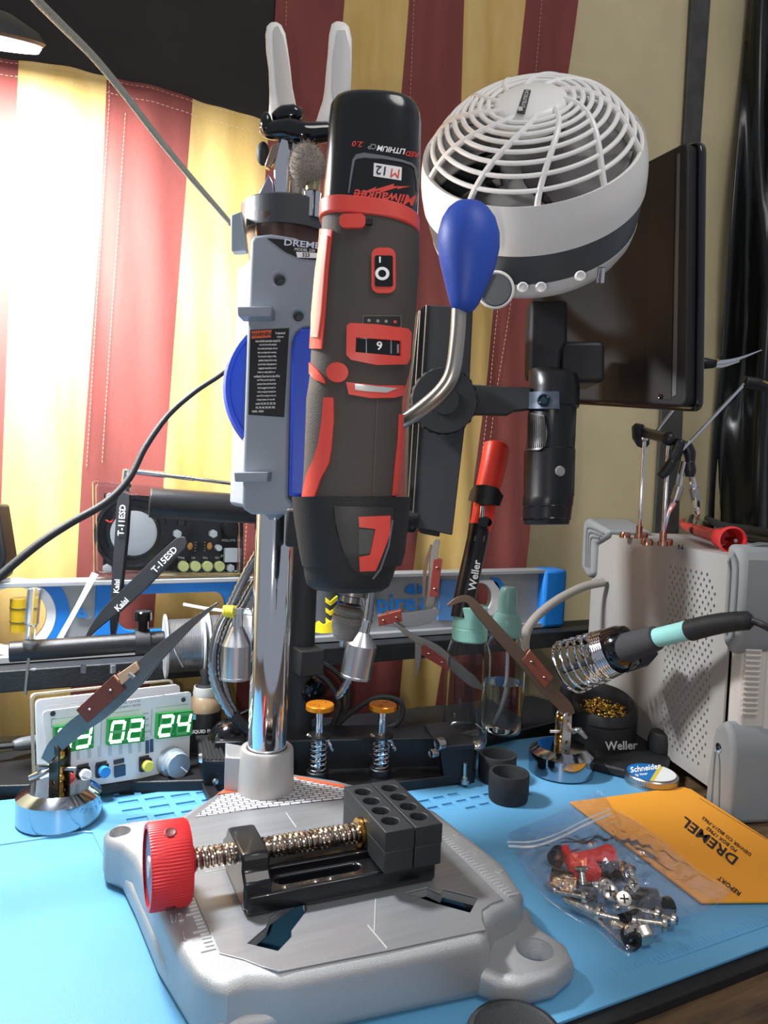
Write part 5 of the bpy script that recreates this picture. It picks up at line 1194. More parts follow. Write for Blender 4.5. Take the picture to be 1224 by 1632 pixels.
MB().cyl(b_-nrm(b_-a_)*.004, b_+nrm(b_-a_)*.0005, .0014).build('pin', steel, pl2)
rb_2 = solo(MB().tube([ad(395, 1172, .60), ad(370, 1178, .60), ad(362, 1200, .60), ad(375, 1225, .60)], [.012, .018, .018, .012], 20, 6).build('cable_bundle', blkg, ang=180), 'glossy black rounded bundle behind the ridged block left of the column socket', 'cable bundle')
# yellow and black handle standing on the rail
yh = thing('yellow_handle_tool', 'hand tool with black and yellow rubber handle hanging behind the drill chuck', 'hand tool', ad(518, 1008, .66))
YL = Loft([(915, 506, 545), (940, 505, 542), (965, 504, 536), (985, 502, 534), (998, 499, 535)], .66, .66, .7); YL.mb().build('grip', mat('grip_slate', '34383e', .7), yh)
conform('grip_tip', [[(496, 992), (503, 996), (509, 989), (516, 995), (524, 989), (531, 994), (537, 989), (537, 1003), (528, 1007), (515, 1008), (503, 1006), (496, 1002)]], Loft([(980, 497, 538), (1012, 497, 538)], .66, .66, .7), .0012, .004, mat('grip_yellow', 'e6d024', .5), yh, 6)
for y in (952, 968, 984): conform('grip_chevron', [[(519, y), (526, y+6), (536, y-3), (536, y+4), (526, y+13), (519, y+7)]], YL, .0003, .0016, mat('grip_yellow', ''), yh, 5)
# ============================================================ clear bottles with green caps
pet = mat('clear_pet', 'f3f6f6', .03, trans=1, ior=1.25); liq = mat('clear_liquid', 'f2f6f8', .02, trans=1, ior=1.33)
tealc = mat('teal_cap', '8fc7b8', .35); teals = mat('teal_spray', '7fa79e', .3, trans=.25)
def bottle(px, pyb, d, ytop, yshoul, ycapb, ycapt, rpx, rcap, label, yliq):
    b = ad(px, pyb, d); z0 = .0088; k = d/F; x, y = b[0], b[1]
    def Z(py): return ad(px, py, d)[2]
    t = thing('clear_bottle', label, 'bottle', (x, y, z0), 'clear bottles on the platform')
    prof = [(rpx*k*.70, z0), (rpx*k*.92, z0+.002), (rpx*k, z0+.007), (rpx*k, Z(yshoul)), (rpx*k*.97, Z(yshoul-14)), (rpx*k*.80, Z(yshoul-32)), (rcap*k*.9, Z(ycapb)), (rcap*k*.9, Z(ycapb-6))]
    th = .0009
    inn = [(max(r-th, 0), z+(th if i == 0 else 0)) for i, (r, z) in enumerate(prof)][::-1]
    MB().lathe((x, y, 0), (0, 0, 1), prof+inn, 48, True).build('bottle_body', pet, t, ang=60)
    zl = Z(yliq); lp_ = [(r-th*1.3, z+th*1.3) for r, z in prof[:3]]+[(rpx*k-th*1.3, zl), (.0001, zl)]
    MB().lathe((x, y, 0), (0, 0, 1), [(.0001, z0+th*1.3)]+lp_, 48).build('liquid', liq, t, ang=60)
    return t, x, y, k, Z
t, x, y, k, Z = bottle(741, 1172, .655, 962, 1050, 1020, 962, 36, 29, 'clear bottle with a flat green flip cap, left of the spray bottle', 1160)
zb = Z(1018); H_ = Z(963)-zb
MB().lathe((x, y, zb), (0, 0, 1), [(27*k, 0), (28*k, .001), (28*k, H_*.36), (27.2*k, H_*.38), (28*k, H_*.40), (27.5*k, H_*.52), (26.5*k, H_*.97), (25*k, H_), (.0001, H_)], 48).build('flip_cap', tealc, t, ang=25)
t, x, y, k, Z = bottle(799, 1166, .695, 935, 1050, 1012, 980, 33, 25, 'clear spray bottle with a stepped green nozzle, half full, right of the flip cap bottle', 1085)
zb = Z(1012)
cp_ = MB().lathe((x, y, zb), (0, 0, 1), [(23*k, 0), (24*k, .001), (24*k, Z(990)-zb), (23*k, Z(983)-zb), (21*k, Z(978)-zb), (15.5*k, Z(974)-zb), (14.5*k, Z(945)-zb), (13*k, Z(938)-zb), (11*k, Z(934)-zb), (.0001, Z(933)-zb)], 40).build('spray_cap', teals, t, ang=25)
MB().tube([(x+.002, y, Z(1010)), (x+.003, y, Z(1080)), (x-.004, y-.004, Z(1120)), (x-.014, y-.006, Z(1150))], .0016, 8, 6).build('dip_tube', mat('tube_clear', 'd5dadb', .3, trans=.4), t)
# black rings
for (px, py, d, lab_) in ((795, 1250, .575, 'short black rubber ring standing behind the other ring'), (814, 1283, .545, 'short black rubber ring in front, overlapping the ring behind')):
    b = HZ(.0004)(px, py+2); c = b+np.array([sin(_az), cos(_az), 0])*.0125
    o = MB().lathe((c[0], c[1], .0003), (0, 0, 1), [(.0136, 0), (.0146, .001), (.0148, .004), (.0152, .0055), (.0152, .0205), (.0148, .0212), (.0128, .0212), (.0122, .0200), (.0122, .002), (.0112, .0)], 56, False)
    bmesh.ops.contextual_create if False else None
    solo(o.build('rubber_ring', rub), lab_, 'ring', 'black rubber rings')
# ============================================================ soldering iron stand and iron
ws = thing('soldering_iron_stand', 'black soldering iron stand with chrome coil and a pot of brass wool', 'iron stand', (.50, .50, 0))
wb = mat('stand_rubber', '1d1e20', .55, bump=.15, bscale=900)
pc = HZ(.008)(973, 1200)+np.array([sin(_az), cos(_az), 0])*.030; pk = dep(pc)/F
zt1, = [ad(968, 1090, dep(pc))[2]]
base_pts = [HZ(.006)(*p) for p in ((895, 1178), (925, 1213), (1060, 1247), (1070, 1205), (1000, 1160), (905, 1135))]
MB().prism([(p[0], p[1], .0004) for p in base_pts], (0, 0, .008)).build('stand_base', wb, ws, .002)
# pot: cylinder with slanted open top
rp = .0305; rr = []; N0 = 56
def prow(r_, zf, sl):
    return [pc*np.array([1, 1, 0])+np.array([r_*cos(2*pi*i/N0), r_*sin(2*pi*i/N0), 0])+np.array([0, 0, zf+sl*((r_*cos(2*pi*i/N0))*FW[0]+(r_*sin(2*pi*i/N0))*FW[1])/.0295+0*((r_*cos(2*pi*i/N0))*RT[0])]) for i in range(N0)]
zc_ = ad(968, 1117, dep(pc))[2]; sl = .0085
for r_, z_, s_ in ((rp*.98, .006, 0), (rp, .012, 0), (rp, .030, 0), (rp, zc_-.008, sl), (rp*.97, zc_-.001, sl), (rp*.90, zc_+.0015, sl), (rp*.78, zc_-.001, sl), (rp*.72, zc_-.006, sl), (rp*.70, zc_-.016, sl*.4), (.0001, zc_-.020, 0)): rr.append(prow(r_, z_, s_))
MB().rings(rr).build('wool_pot', wb, ws, ang=60)
bw_ = MB(); random.seed(3)
for i in range(300):
    a = random.uniform(0, 2*pi); r_ = rp*.68*sqrt(random.random()); x_, y_ = pc[0]+r_*cos(a), pc[1]+r_*sin(a)
    z_ = zc_-.0095+.006*random.random()+sl*.5*((x_-pc[0])*FW[0]+(y_-pc[1])*FW[1])/.0295-.004*(r_/rp)**2
    p0 = np.array([x_, y_, z_]); b0 = random.uniform(0, 6.28); R_ = random.uniform(.0007, .0014); tx = random.uniform(-.9, .9)
    bw_.tube([p0+np.array([R_*cos(b0+t_), R_*sin(b0+t_), R_*tx*sin(t_*1.3)]) for t_ in np.linspace(0, 4.6, 7)], .00030, 4, 0)
o = bw_.build('brass_wool', mat('brass_wool_gold', 'f0c65a', .24, 1), ws)
o['kind'] = 'stuff'
PPL = PF(990, 1190, dep(pc)-.0296)
CS2 = CylS(pc, rp)
text('stand_lettering', 'Weller', CS2, 990, 1188, 14, mat('print_silver', 'd5d5d5', .5), ws, bold=.03, step=5, xs=.92, ang=-2)
bump_ = MB().lathe(HZ(.008)(1056, 1196), (0, 0, 1), [(.013, 0), (.013, .010), (.011, .017), (.004, .019)], 24); bump_.build('front_foot', wb, ws, .001)
# coil
ca, cbb = ad(912, 1062, .655), ad(985, 1035, .628); cax = nrm(cbb-ca)
MB().helix(ca-cax*.004, ca+(cbb-ca)*.72, .0235, .00125, 5.5, 10, R1=.0200).build('coil', chrome, ws)
MB().helix(ca+(cbb-ca)*.70, cbb-cax*.004, .0200, .0011, 5, 10, R1=.0190).build('coil', chrome, ws)
MB().tube([ad(890, 1044, .65), ad(895, 1025, .65), ad(930, 1015, .648), ad(978, 1003, .64), ad(990, 1012, .635)], .0015, 8, 5).build('coil_arm', chrome, ws)
MB().lathe(cbb-cax*.006, cax, [(.0185, 0), (.0195, .002), (.0190, .012), (.0165, .018), (.012, .020)], 36).build('coil_collar', blkg, ws)
MB().prism([ad(*p, .622) for p in ((968, 1065), (1000, 1073), (1034, 1062), (1052, 1042), (1040, 1030), (985, 1040))], FW*.014).build('holder_cradle', blkg, ws, .002)
MB().tube([pc+np.array([.006, .022, .0]) *1.0+np.array([0, 0, .012]), ca+np.array([0, .012, -.045]), ca+np.array([0, .004, -.020])], .006, 12, 6).build('coil_post', wb, ws)
it = thing('soldering_iron', 'soldering iron with a black and pale green handle resting in the chrome coil', 'soldering iron', ad(1000, 1050, .63))
I0 = ad(965, 1044, .632); I1 = ad(1042, 1018, .595); I2 = ad(1104, 1003, .566); I3 = ad(1195, 988, .53); a_ = nrm(I1-I0)
L_ = np.linalg.norm(I1-I0); k = .60/F
MB().lathe(I0, a_, [(17*k, 0), (24*k, .002), (24*k, L_*.5), (20.5*k, L_*.95), (19*k, L_*1.05), (15*k, L_*1.07)], 40).build('foam_grip', mat('foam_grip', '3b3a3d', .85, bump=.3, bscale=1500), it)
MB().lathe(I0+a_*(L_*1.04), nrm(I2-I1), [(14.5*k, 0), (15*k, .002), (15*k, np.linalg.norm(I2-I1)+.002)], 36).build('handle', mat('handle_teal', '93cfca', .4), it)
MB().cyl(I0-a_*.05, I0+a_*.002, .0035).build('heater_shaft', steel, it)
rl2 = []
pts = [I2-a_*.003, ad(1125, 998, .556), ad(1150, 993, .546), ad(1175, 990, .537), ad(1198, 989, .530)]
m_ = MB(); Q = []; R_ = []
for i in range(41):
    t = i/40; P_ = np.array([np.interp(t*4, range(5), [p[j] for p in pts]) for j in range(3)]); Q.append(P_); R_.append((17.5-3.5*t-(0 if i % 2 else 1.1))*k*(.96 if i < 39 else .7))
m_.tube(Q, R_, 24, 0).build('strain_relief', blkm, it, ang=180)
MB().tube([ad(1196, 989, .530), ad(1215, 996, .527), ad(1240, 1010, .52), ad(1290, 1040, .51)], .0024, 10, 6).build('cord', blk, it)
# tip tinner tin
tc_ = HZ(.0)(1040, 1262)+np.array([sin(_az), cos(_az), 0])*.0200; tc_ = HZ(.008)(1038, 1232); 
tn = thing('tip_tinner_tin', 'small round tin with a blue, white and yellow lid beside the iron stand', 'tin', (tc_[0], tc_[1], -.002))
bz = -.0018
MB().lathe((tc_[0], tc_[1], bz), (0, 0, 1), [(.0200, 0), (.0206, .0008), (.0206, .004), (.0200, .0045)], 56).build('tin_body', steel, tn)
rr = []
for r_, h in ((.0205, .0045), (.0213, .0050), (.0213, .0092), (.0205, .0100), (.0195, .0102), (.0001, .0100)):
    rr.append([np.array([tc_[0]+(r_-(.0003 if (i % 2 and .0046 < h < .0095) else 0))*cos(2*pi*i/144), tc_[1]+(r_-(.0003 if (i % 2 and .0046 < h < .0095) else 0))*sin(2*pi*i/144), bz+h]) for i in range(144)])
MB().rings(rr).build('lid', steel, tn)
LT = PL((tc_[0], tc_[1], bz+.0104), (0, 0, 1)); rl3 = .0190
def lidpoly(f): return [(rl3*cos(a), rl3*sin(a)) for a in np.linspace(0, 2*pi, 72, False) if f(rl3*cos(a), rl3*sin(a))]
dv = np.array([.62, -.78]); dn = np.array([dv[1], -dv[0]])  # dividing direction on the lid
def side(x, y): return x*.55-y*.83  # grows towards camera right
shape('lid_disc', [lidpoly(lambda x, y: True)], LT, .0004, mat('lid_blue', '1b6fb5', .3), tn, px=False)
shape('lid_band', [lidpoly(lambda x, y: side(x, y) > .0020)], LT, .0003, mat('lid_yellow', 'd9c24a', .3), tn, px=False, w0=.0002)
shape('lid_patch', [lidpoly(lambda x, y: side(x, y) > .0050)], LT, .0003, mat('lid_white', 'e4e6e4', .3), tn, px=False, w0=.0004)
text('tin_lettering', 'Schneider', HZ(bz+.0105), 1029, 1224, 9, whitep, tn, ang=-8, bold=.03, xs=1.0)
text('tin_lettering', 'Tip Tinner', HZ(bz+.0105), 1022, 1235, 4.5, whitep, tn, ang=-10, bold=.02)
# ============================================================ oscilloscope
SA = np.array([.497, .385, 0]); SD = nrm([.30, .954, 0]); SX = np.array([SD[1], -SD[0], 0])
scp = thing('oscilloscope', 'light grey bench instrument with vented side and grey rubber corner bumpers at the right', 'oscilloscope', (.58, .42, -.008))
def sq(s, x, z): return SA+SD*s+SX*x+np.array([0, 0, z])
SPn = PL(sq(0, 0, 0), -SX, -SD)
case = mat('case_grey', 'a5a29e', .5, bump=.05, bscale=600)
o = []
hp2 = lambda x, y: SPn.uv(x, y)
ou = [(-.006, .0075), (-.006, .1900), (-.245, .1900), (-.245, .0075)]
holes = []
for i in range(9):
    for j in range(34):
        if (i == 0 and (j < 2 or j > 31)): continue
        u = -.0235-.0078*i-(.0039 if j % 2 else 0)*1; z_ = .0185+.00465*j
        if z_ > .1750: continue
        holes.append([(u+.00125*cos(a), z_+.00165*sin(a)) for a in np.linspace(0, 2*pi, 8, False)])
shape('side_panel', [[(-.003, .0060), (-.003, .1905), (-.245, .1905), (-.245, .0060)]]+holes, PL(sq(0, -.0002, 0), -SX, -SD), .0016, case, scp, px=False)
MB().prism([sq(s_, .012, z_) for s_, z_ in ((.004, .008), (.004, .188), (.243, .188), (.243, .008))], SX*.30).build('chassis', mat('chassis_dark', '1c1b1a', .7), scp)
MB().prism([sq(s_, 0, z_) for s_, z_ in ((.003, .1875), (.003, .1905), (.245, .1905), (.245, .1875))], SX*.31).build('top_panel', case, scp, .0008)
fr = mat('front_cream', 'cfc8c0', .45)
MB().prism([sq(-.012, x_, z_) for x_, z_ in ((.003, .010), (.003, .188), (.31, .188), (.31, .010))], SD*.0165).build('front_frame', fr, scp, .003)
MB().prism([sq(-.0135, x_, z_) for x_, z_ in ((.022, .016), (.022, .180), (.30, .180), (.30, .016))], SD*.004).build('front_panel', mat('front_pale', 'd9d4cc', .45), scp, .001)
for i in range(15): MB().cyl(sq(-.0128, .0035, .074+i*.0040), sq(-.0128, .0165, .0735+i*.0040), .0012, n=8).build('side_rib', fr, scp)
rubb = mat('bumper_grey', '8e9192', .6, bump=.1)
FP = PL(sq(-.0140, 0, 0), -SD, SX)
# upper front bumper
def bumper(z0, z1, s0, s1, x1, nm):
    MB().prism([sq(s_, -.006, z_) for s_, z_ in ((s0, z0+.008), (s0, z1-.014), (s0+.010, z1), (s1, z1), (s1, z1-.030), (s1-.006, z0+.030), (s1-.010, z0))], SX*.0075).build(nm, rubb, scp, .002)
SB = PL(sq(0, -.0065, 0), -SX, -SD)
up_o = [(.016, .128), (.016, .196), (-.0025, .1985), (-.016, .196), (-.016, .150), (-.012, .128), (-.004, .1205)]
ub = MB()
ubp = [sq(-p[0], -.0065, p[1]) for p in ((.017, .1300), (.017, .190), (.010, .1995), (-.0040, .2005), (-.0040, .140), (-.002, .124), (.010, .1165))]
b_ = MB().prism(ubp, SX*.038).build('corner_bumper', rubb, scp, .005, 4)
for off_ in (.0035, .0085):
    MB().tube([sq(-.0178+off_*1.6, -.0068, .132), sq(-.0178+off_*1.6, -.0068, .186-off_), sq(-.011+off_, -.0068, .1955-off_*.8), sq(-.011+off_, .012, .2003), sq(-.011+off_, .030, .2003)], .0011, 6, 4).build('bumper_groove', mat('groove_grey', '6f7374', .7), b_)
MB().lathe(sq(-.0045, -.0066, .1370), -SX, [(.0036, 0), (.0036, .0006), (.002, .0012), (.0001, .001)], 14).build('bumper_screw', chrome, b_)
b2 = MB().prism([sq(-p[0], -.0065, p[1]) for p in ((.020, -.0080), (.020, .045), (.016, .060), (.008, .0680), (-.004, .058), (-.006, .050), (-.010, .020), (-.012, -.0080))], SX*.036).build('corner_bumper', rubb, scp, .004, 4)
MB().lathe(sq(-.0035, -.0066, .045), -SX, [(.0036, 0), (.0036, .0006), (.002, .0012), (.0001, .001)], 14).build('bumper_screw', chrome, b2)
for s_ in (.006, -.001): MB().tube([sq(-s_*1.4, -.0066, -.004), sq(-s_, -.0066, .030), sq(-s_*.6, -.0066, .040)], .0009, 6, 4).build('bumper_groove', mat('groove_grey', ''), b2)
# rear upper bumper
b3 = MB().prism([sq(p[0], -.0060, p[1]) for p in ((.200, .1945), (.252, .2040), (.262, .2000), (.262, .150), (.245, .1400), (.232, .145), (.232, .178), (.205, .188))], SX*.05).build('corner_bumper', rubb, scp, .004, 4)
for o_ in (.004, .009, .014): MB().tube([sq(.205+o_, -.0063, .1925-o_*.5), sq(.244-o_*.6, -.0063, .1985-o_), sq(.254-o_, -.0063, .192-o_), sq(.252-o_, -.0063, .152)], .0012, 6, 5).build('bumper_groove', mat('groove_grey', ''), b3)
# front corner button and print seen at the frame edge
MB().prism([sq(-.0150, x_, z_) for x_, z_ in ((.0245, .028), (.0245, .046), (.036, .046), (.036, .028))], SD*.004).build('front_button', mat('bumper_grey', ''), scp, .0015)
text('front_lettering', 'POWER', PL(sq(-.0139, 0, 0), -SD, SX), 1226, 1261, 8, mat('pale_grey_print', ''), scp)
for s_ in (.03, .22):
    MB().cyl(sq(s_, .02, -.008), sq(s_, .02, .009), .008, n=20).build('foot', rubb, scp)
text('case_mark', 'N', PL(sq(0, -.0019, 0), -SX, -SD), 1085, 872, 8, blackp, scp)
# grey probe hose from the back of the scope
gc = MB().tube([ad(962, 928, .775), ad(930, 935, .77), ad(890, 955, .755), ad(860, 978, .74), ad(842, 1000, .725), ad(834, 1020, .715), ad(832, 1042, .71)], [.0045, .0045, .0044, .0044, .0046, .0062, .0075], 16, 6).build('grey_hose', mat('hose_grey', '8f8983', .45))
solo(gc, 'thick grey hose curving from the vented instrument down behind the spray bottle', 'hose')
# ============================================================ helping hands on the scope
hh = thing('helping_hands', 'chrome helping hands rods with black clips standing on top of the vented instrument', 'helping hands', sq(.12, .03, .1908))
zt_ = .1907
def on_top(px, py): return HZ(zt_)(px, py)
nut = mat('copper_nut', 'b98c78', .22, 1)
f1, f2 = on_top(1018, 858), on_top(1056, 870)
dA, dB = dep(f1), dep(f2)
t1_, t2_ = ad(1036, 672, dA), ad(1069, 690, dB)
rod1 = [f1, [f1[0], f1[1], ad(1030, 690, dA)[2]]]; rod2 = [f2, [f2[0], f2[1], ad(1064, 700, dB)[2]]]
for (f, tp_) in (rod1, rod2):
    MB().cyl(f, tp_, .0019, n=16).build('rod', chrome, hh)
    MB().lathe(f, (0, 0, 1), [(.0042, 0), (.0042, .004), (.0030, .0045), (.0030, .012), (.0022, .0125)], 20).build('rod_collar', nut, hh)
    for dx in (-.009, .008): MB().lathe(f+RT*dx+np.array([0, .006, 0]), (0, 0, 1), [(.0052, 0), (.0052, .0035), (.0045, .0055), (.001, .0055)], 16).build('thumb_nut', nut, hh)
W1 = np.array(rod1[1]); W2 = np.array(rod2[1])
WP = PF(1022, 695, dA-.004)
MB().prism([WP(*p) for p in ((1008, 680), (1014, 674), (1026, 676), (1036, 690), (1036, 708), (1028, 716), (1017, 711), (1009, 698))], WP.n*-.004).build('wing_knob', blk, hh, .0012)
MB().ball(W1, .0052, 16, 10).build('clamp_joint', chrome, hh); MB().ball(W1-np.array([0, 0, .006]), .0035, 12, 8).build('clamp_joint', chrome, hh)
MB().cyl(W1, W2, .0048, n=20).build('cross_clamp', blk, hh); MB().ball(W2, .0062, 16, 10).build('clamp_joint', blk, hh)
MB().cyl(ad(1042, 692, dA), ad(1122, 592, dA+.01), .0013, n=10).build('arm_rod', chrome, hh)
MB().cyl(ad(1068, 738, dB-.01), ad(1186, 612, dB-.01), .0014, n=10).build('arm_rod', chrome, hh)
def clip(pts, d, nm, rb=.0042):
    P = [ad(x, y, d) for x, y in pts]; c = MB().tube(P, [rb, rb*1.1, rb*.8], 10, 5).build(nm, blk, hh, ang=180)
    return P
clip([(1112, 578), (1124, 579), (1140, 580)], dA, 'clip_cover', .0050)
MB().tube([ad(1134, 580, dA), ad(1152, 578, dA), ad(1178, 572, dA), ad(1214, 558, dA)], [.0034, .0026, .0018, .0006], 8, 4).build('clip_jaw', chrome, hh)
MB().tube([ad(1134, 582, dA), ad(1150, 584, dA), ad(1178, 576, dA)], [.0028, .0016, .0008], 8, 4).build('clip_jaw', chrome, hh)
MB().cyl(ad(1140, 576, dA)-FW*.006, ad(1140, 576, dA)+FW*.004, .0012).build('clip_pivot', brass, hh)
clip([(1186, 608), (1205, 612), (1222, 618)], dB-.01, 'clip_cover', .0048)
MB().tube([ad(1196, 612, dB-.012), ad(1212, 610, dB-.012), ad(1240, 614, dB-.012)], [.002, .0022, .001], 8, 4).build('clip_jaw', brass, hh)
clip([(1086, 702), (1078, 722), (1068, 742)], dB-.008, 'clip_cover', .0046); clip([(1072, 735), (1062, 750), (1052, 760)], dB-.008, 'clip_handle', .0042)
clip([(1092, 705), (1099, 722), (1100, 738)], dB-.006, 'clip_cover', .0046); clip([(1098, 735), (1100, 750), (1099, 760)], dB-.006, 'clip_handle', .0044)
MB().tube([ad(1090, 735, dB-.008), ad(1084, 760, dB-.004), ad(1078, 790, dB), ad(1066, 818, dB+.002), f2+np.array([0, 0, .01])], [.0022, .0026, .0030, .0016, .0014], 10, 5).build('flex_arm', chrome, hh)
MB().tube([ad(1098, 735, dB-.008), ad(1103, 765, dB-.004), ad(1109, 795, dB), ad(1112, 822, dB+.002), on_top(1110, 833)], [.0022, .0026, .0030, .0016, .0014], 10, 5).build('flex_arm', chrome, hh)
for a, b in (((1082, 776), (1076, 796)), ((1106, 778), (1110, 798))): MB().cyl(ad(*a, dB-.002), ad(*b, dB), .0042, n=14).build('ferrule', mat('satin_steel', ''), hh)
# test leads
zr = zt_+.008
rl = thing('red_test_lead', 'red test lead with a flared shroud lying on top of the vented instrument', 'test lead', HZ(zt_)(1150, 870))
L0, L1, L2, L3 = (HZ(zt_+.0095)(*p) for p in ((1092, 838), (1120, 848), (1150, 857), (1172, 862)))
tr = mat('lead_red', 'cc2f30', .4)
MB().tube([HZ(zt_+.006)(1094, 820), HZ(zt_+.007)(1088, 832), L0, L1, L2], [.0018, .0022, .0040, .0055, .0062], 16, 5).build('boot', tr, rl)
MB().lathe(L2, nrm(L3-L2), [(.0070, -.003), (.0088, 0), (.0092, .010), (.0078, .013), (.0088, .016), (.0112, .022), (.0112, .027), (.0098, .0275), (.0085, .018)], 32, False).build('shroud', tr, rl)
MB().cyl(L2+nrm(L3-L2)*.012, L2+nrm(L3-L2)*.034, .0016).build('pin', chrome, rl)
bl_ = thing('black_test_lead', 'black test lead looped behind the red one on top of the vented instrument', 'test lead', HZ(zt_)(1140, 845))
MB().tube([HZ(zt_+.009)(1104, 846), HZ(zt_+.012)(1100, 832), HZ(zt_+.012)(1106, 820), HZ(zt_+.010)(1120, 822), HZ(zt_+.009)(1150, 838), HZ(zt_+.008)(1190, 846), HZ(zt_+.008)(1240, 856)], [.003, .0025, .0025, .003, .0050, .0062, .0062], 14, 6).build('boot', blkm, bl_)
MB().tube([HZ(zt_+.004)(1104, 846), HZ(zt_+.004)(1130, 850), HZ(zt_+.004)(1165, 852), HZ(zt_+.004)(1240, 866)], [.0035, .004, .004, .004], 12, 6).build('cord', blk, bl_)
# ============================================================ envelope
P0 = HZ(.0022)
env = [P0(*p) for p in ((908, 1278), (1088, 1254), (1102, 1258), (1240, 1348), (1240, 1436), (1118, 1437))]
eo = thing('orange_envelope', 'orange envelope with black printing lying at the right edge of the blue mat', 'envelope', (.42, .34, .0005))
om = mat('envelope_orange', 'e59a2b', .7, bump=.15, bscale=400)
mb = MB(); mb.prism([(p[0], p[1], .0008) for p in env], (0, 0, .0016)); mb.build('paper', om, eo, .0004)
ES = HZ(.0026)
text('envelope_lettering', 'DREMEL', ES, 1130, 1342, 14, blackp, eo, ang=-216+360, bold=.03, xs=1.15) if False else None
def etext(s_, cx, cy, h, ang, xs=1.0, bold=.0):
    text('envelope_lettering', s_, ES, cx, cy, h, blackp, eo, ang=ang, bold=bold, xs=xs, th=.0001)
etext('DREMEL', 1130, 1340, 15, 218, 1.45, .05)
etext('PO BOX 17962', 1150, 1338, 5.5, 218, 1.25, .01)
etext('DENVER CO 80217-7962', 1158, 1333, 5.0, 218, 1.35, .01)
etext('REPORT', 1162, 1412, 7, 218, 1.3, .04)
MB().tube([ES(1115, 1272), ES(1160, 1300), ES(1222, 1338)], .00015, 5, 0).build('printed_line', blackp, eo)
# ============================================================ zip bag and its contents
random.seed(11)
ZB = HZ(.001)
bagm = bpy.data.materials.new('clear_film'); bagm.use_nodes = True; nt = bagm.node_tree; nt.nodes.remove(nt.nodes['Principled BSDF'])
_tr = nt.nodes.new('ShaderNodeBsdfTransparent'); _tr.inputs[0].default_value = (.94, .94, .95, 1); _gl = nt.nodes.new('ShaderNodeBsdfGlossy'); _gl.inputs['Roughness'].default_value = .12
_gl.inputs[0].default_value = (.10, .10, .105, 1); _mx = nt.nodes.new('ShaderNodeAddShader'); _ns = nt.nodes.new('ShaderNodeTexNoise'); _ns.inputs['Scale'].default_value = 110; _ns.inputs['Detail'].default_value = 4
_bp = nt.nodes.new('ShaderNodeBump'); _bp.inputs['Strength'].default_value = .9; _bp.inputs['Distance'].default_value = .002; _tc = nt.nodes.new('ShaderNodeTexCoord')
for a_, b_ in ((_tc.outputs['Object'], _ns.inputs['Vector']), (_ns.outputs['Fac'], _bp.inputs['Height']), (_bp.outputs[0], _gl.inputs['Normal']), (_tr.outputs[0], _mx.inputs[0]), (_gl.outputs[0], _mx.inputs[1]), (_mx.outputs[0], nt.nodes['Material Output'].inputs[0])): nt.links.new(a_, b_)
bag = thing('zip_bag', 'clear plastic zip bag of screws lying on the blue mat against the envelope', 'plastic bag', (.33, .30, 0))
bag_o = [(810, 1326), (826, 1318), (880, 1296), (950, 1266), (960, 1268), (978, 1294), (1010, 1310), (1060, 1345), (1110, 1395), (1168, 1424), (1150, 1444), (1112, 1455), (1084, 1462), (1060, 1490), (1020, 1512), (1002, 1524), (985, 1512), (950, 1480), (922, 1468), (870, 1432), (845, 1402), (832, 1382), (820, 1350)]
W_ = np.array([ZB(*p)[:2] for p in bag_o]); cen = np.array(ZB(980, 1412)[:2])
def bag_sheet(sign):
    """one film of the bag: rings shrinking to the centre; top film pillowed over the contents"""
    rr = []; n = 120; per = []
    seg = np.linalg.norm(np.roll(W_, -1, 0)-W_, axis=1); cum = np.r_[0, np.cumsum(seg)]
    for i in range(n):
        s_ = cum[-1]*i/n; k_ = np.searchsorted(cum, s_, 'right')-1; t_ = (s_-cum[k_])/seg[k_]; per.append(W_[k_]*(1-t_)+W_[(k_+1) % len(W_)]*t_)
    per = np.array(per)
    for j in range(15):
        f = 1-j/14.6; row = []
        for i in range(n):
            q = cen+(per[i]-cen)*f; r_ = 1-f
            dist = np.linalg.norm((q-cen)*np.array([1, 1.15]))
            h = .0016+(.0205*np.exp(-(dist/.038)**2)+.004*min(1, r_*4)+.0016*sin(i*.37+j*.9)*min(1, r_*4)*(1 if r_ < .8 else .2)+.0010*sin(i*.91-j*1.7)*min(1, r_*4)*(1 if r_ < .8 else .1))*(1 if sign > 0 else 0)
            if q[0]*.8-(q[1]-.0)*.0 > 9: pass
            row.append([q[0], q[1], .0003+(h if sign > 0 else .0002)+(.0024 if q[0] > .370 and sign < 0 else 0)+(.0022 if q[0] > .365 and sign > 0 else 0)])
        rr.append(row)
    mb = MB(); A = [[mb.b.verts.new(Vector(p)) for p in r] for r in rr]
    for j in range(14):
        for i in range(n): mb.b.faces.new([A[j][i], A[j][(i+1) % n], A[j+1][(i+1) % n], A[j+1][i]])
    mb.b.faces.new(A[-1])
    o = mb.build('top_film' if sign > 0 else 'bottom_film', bagm, bag, ang=180)
    s = o.modifiers.new('thickness', 'SOLIDIFY'); s.thickness = .00008
    return o
bag_sheet(1); bag_sheet(-1)
zz = mat('zip_rib', 'e9ecef', .2, alpha=.55)
for o_ in (0, 8):
    MB().tube([HZ(.0055)(808+o_*.3, 1342+o_*.8), HZ(.007)(850, 1341+o_), HZ(.008)(890, 1328+o_), HZ(.0085)(930, 1308+o_), HZ(.008)(972, 1290+o_)], .0008 if o_ else .0005, 8, 5).build('zip_rib', zz, bag)
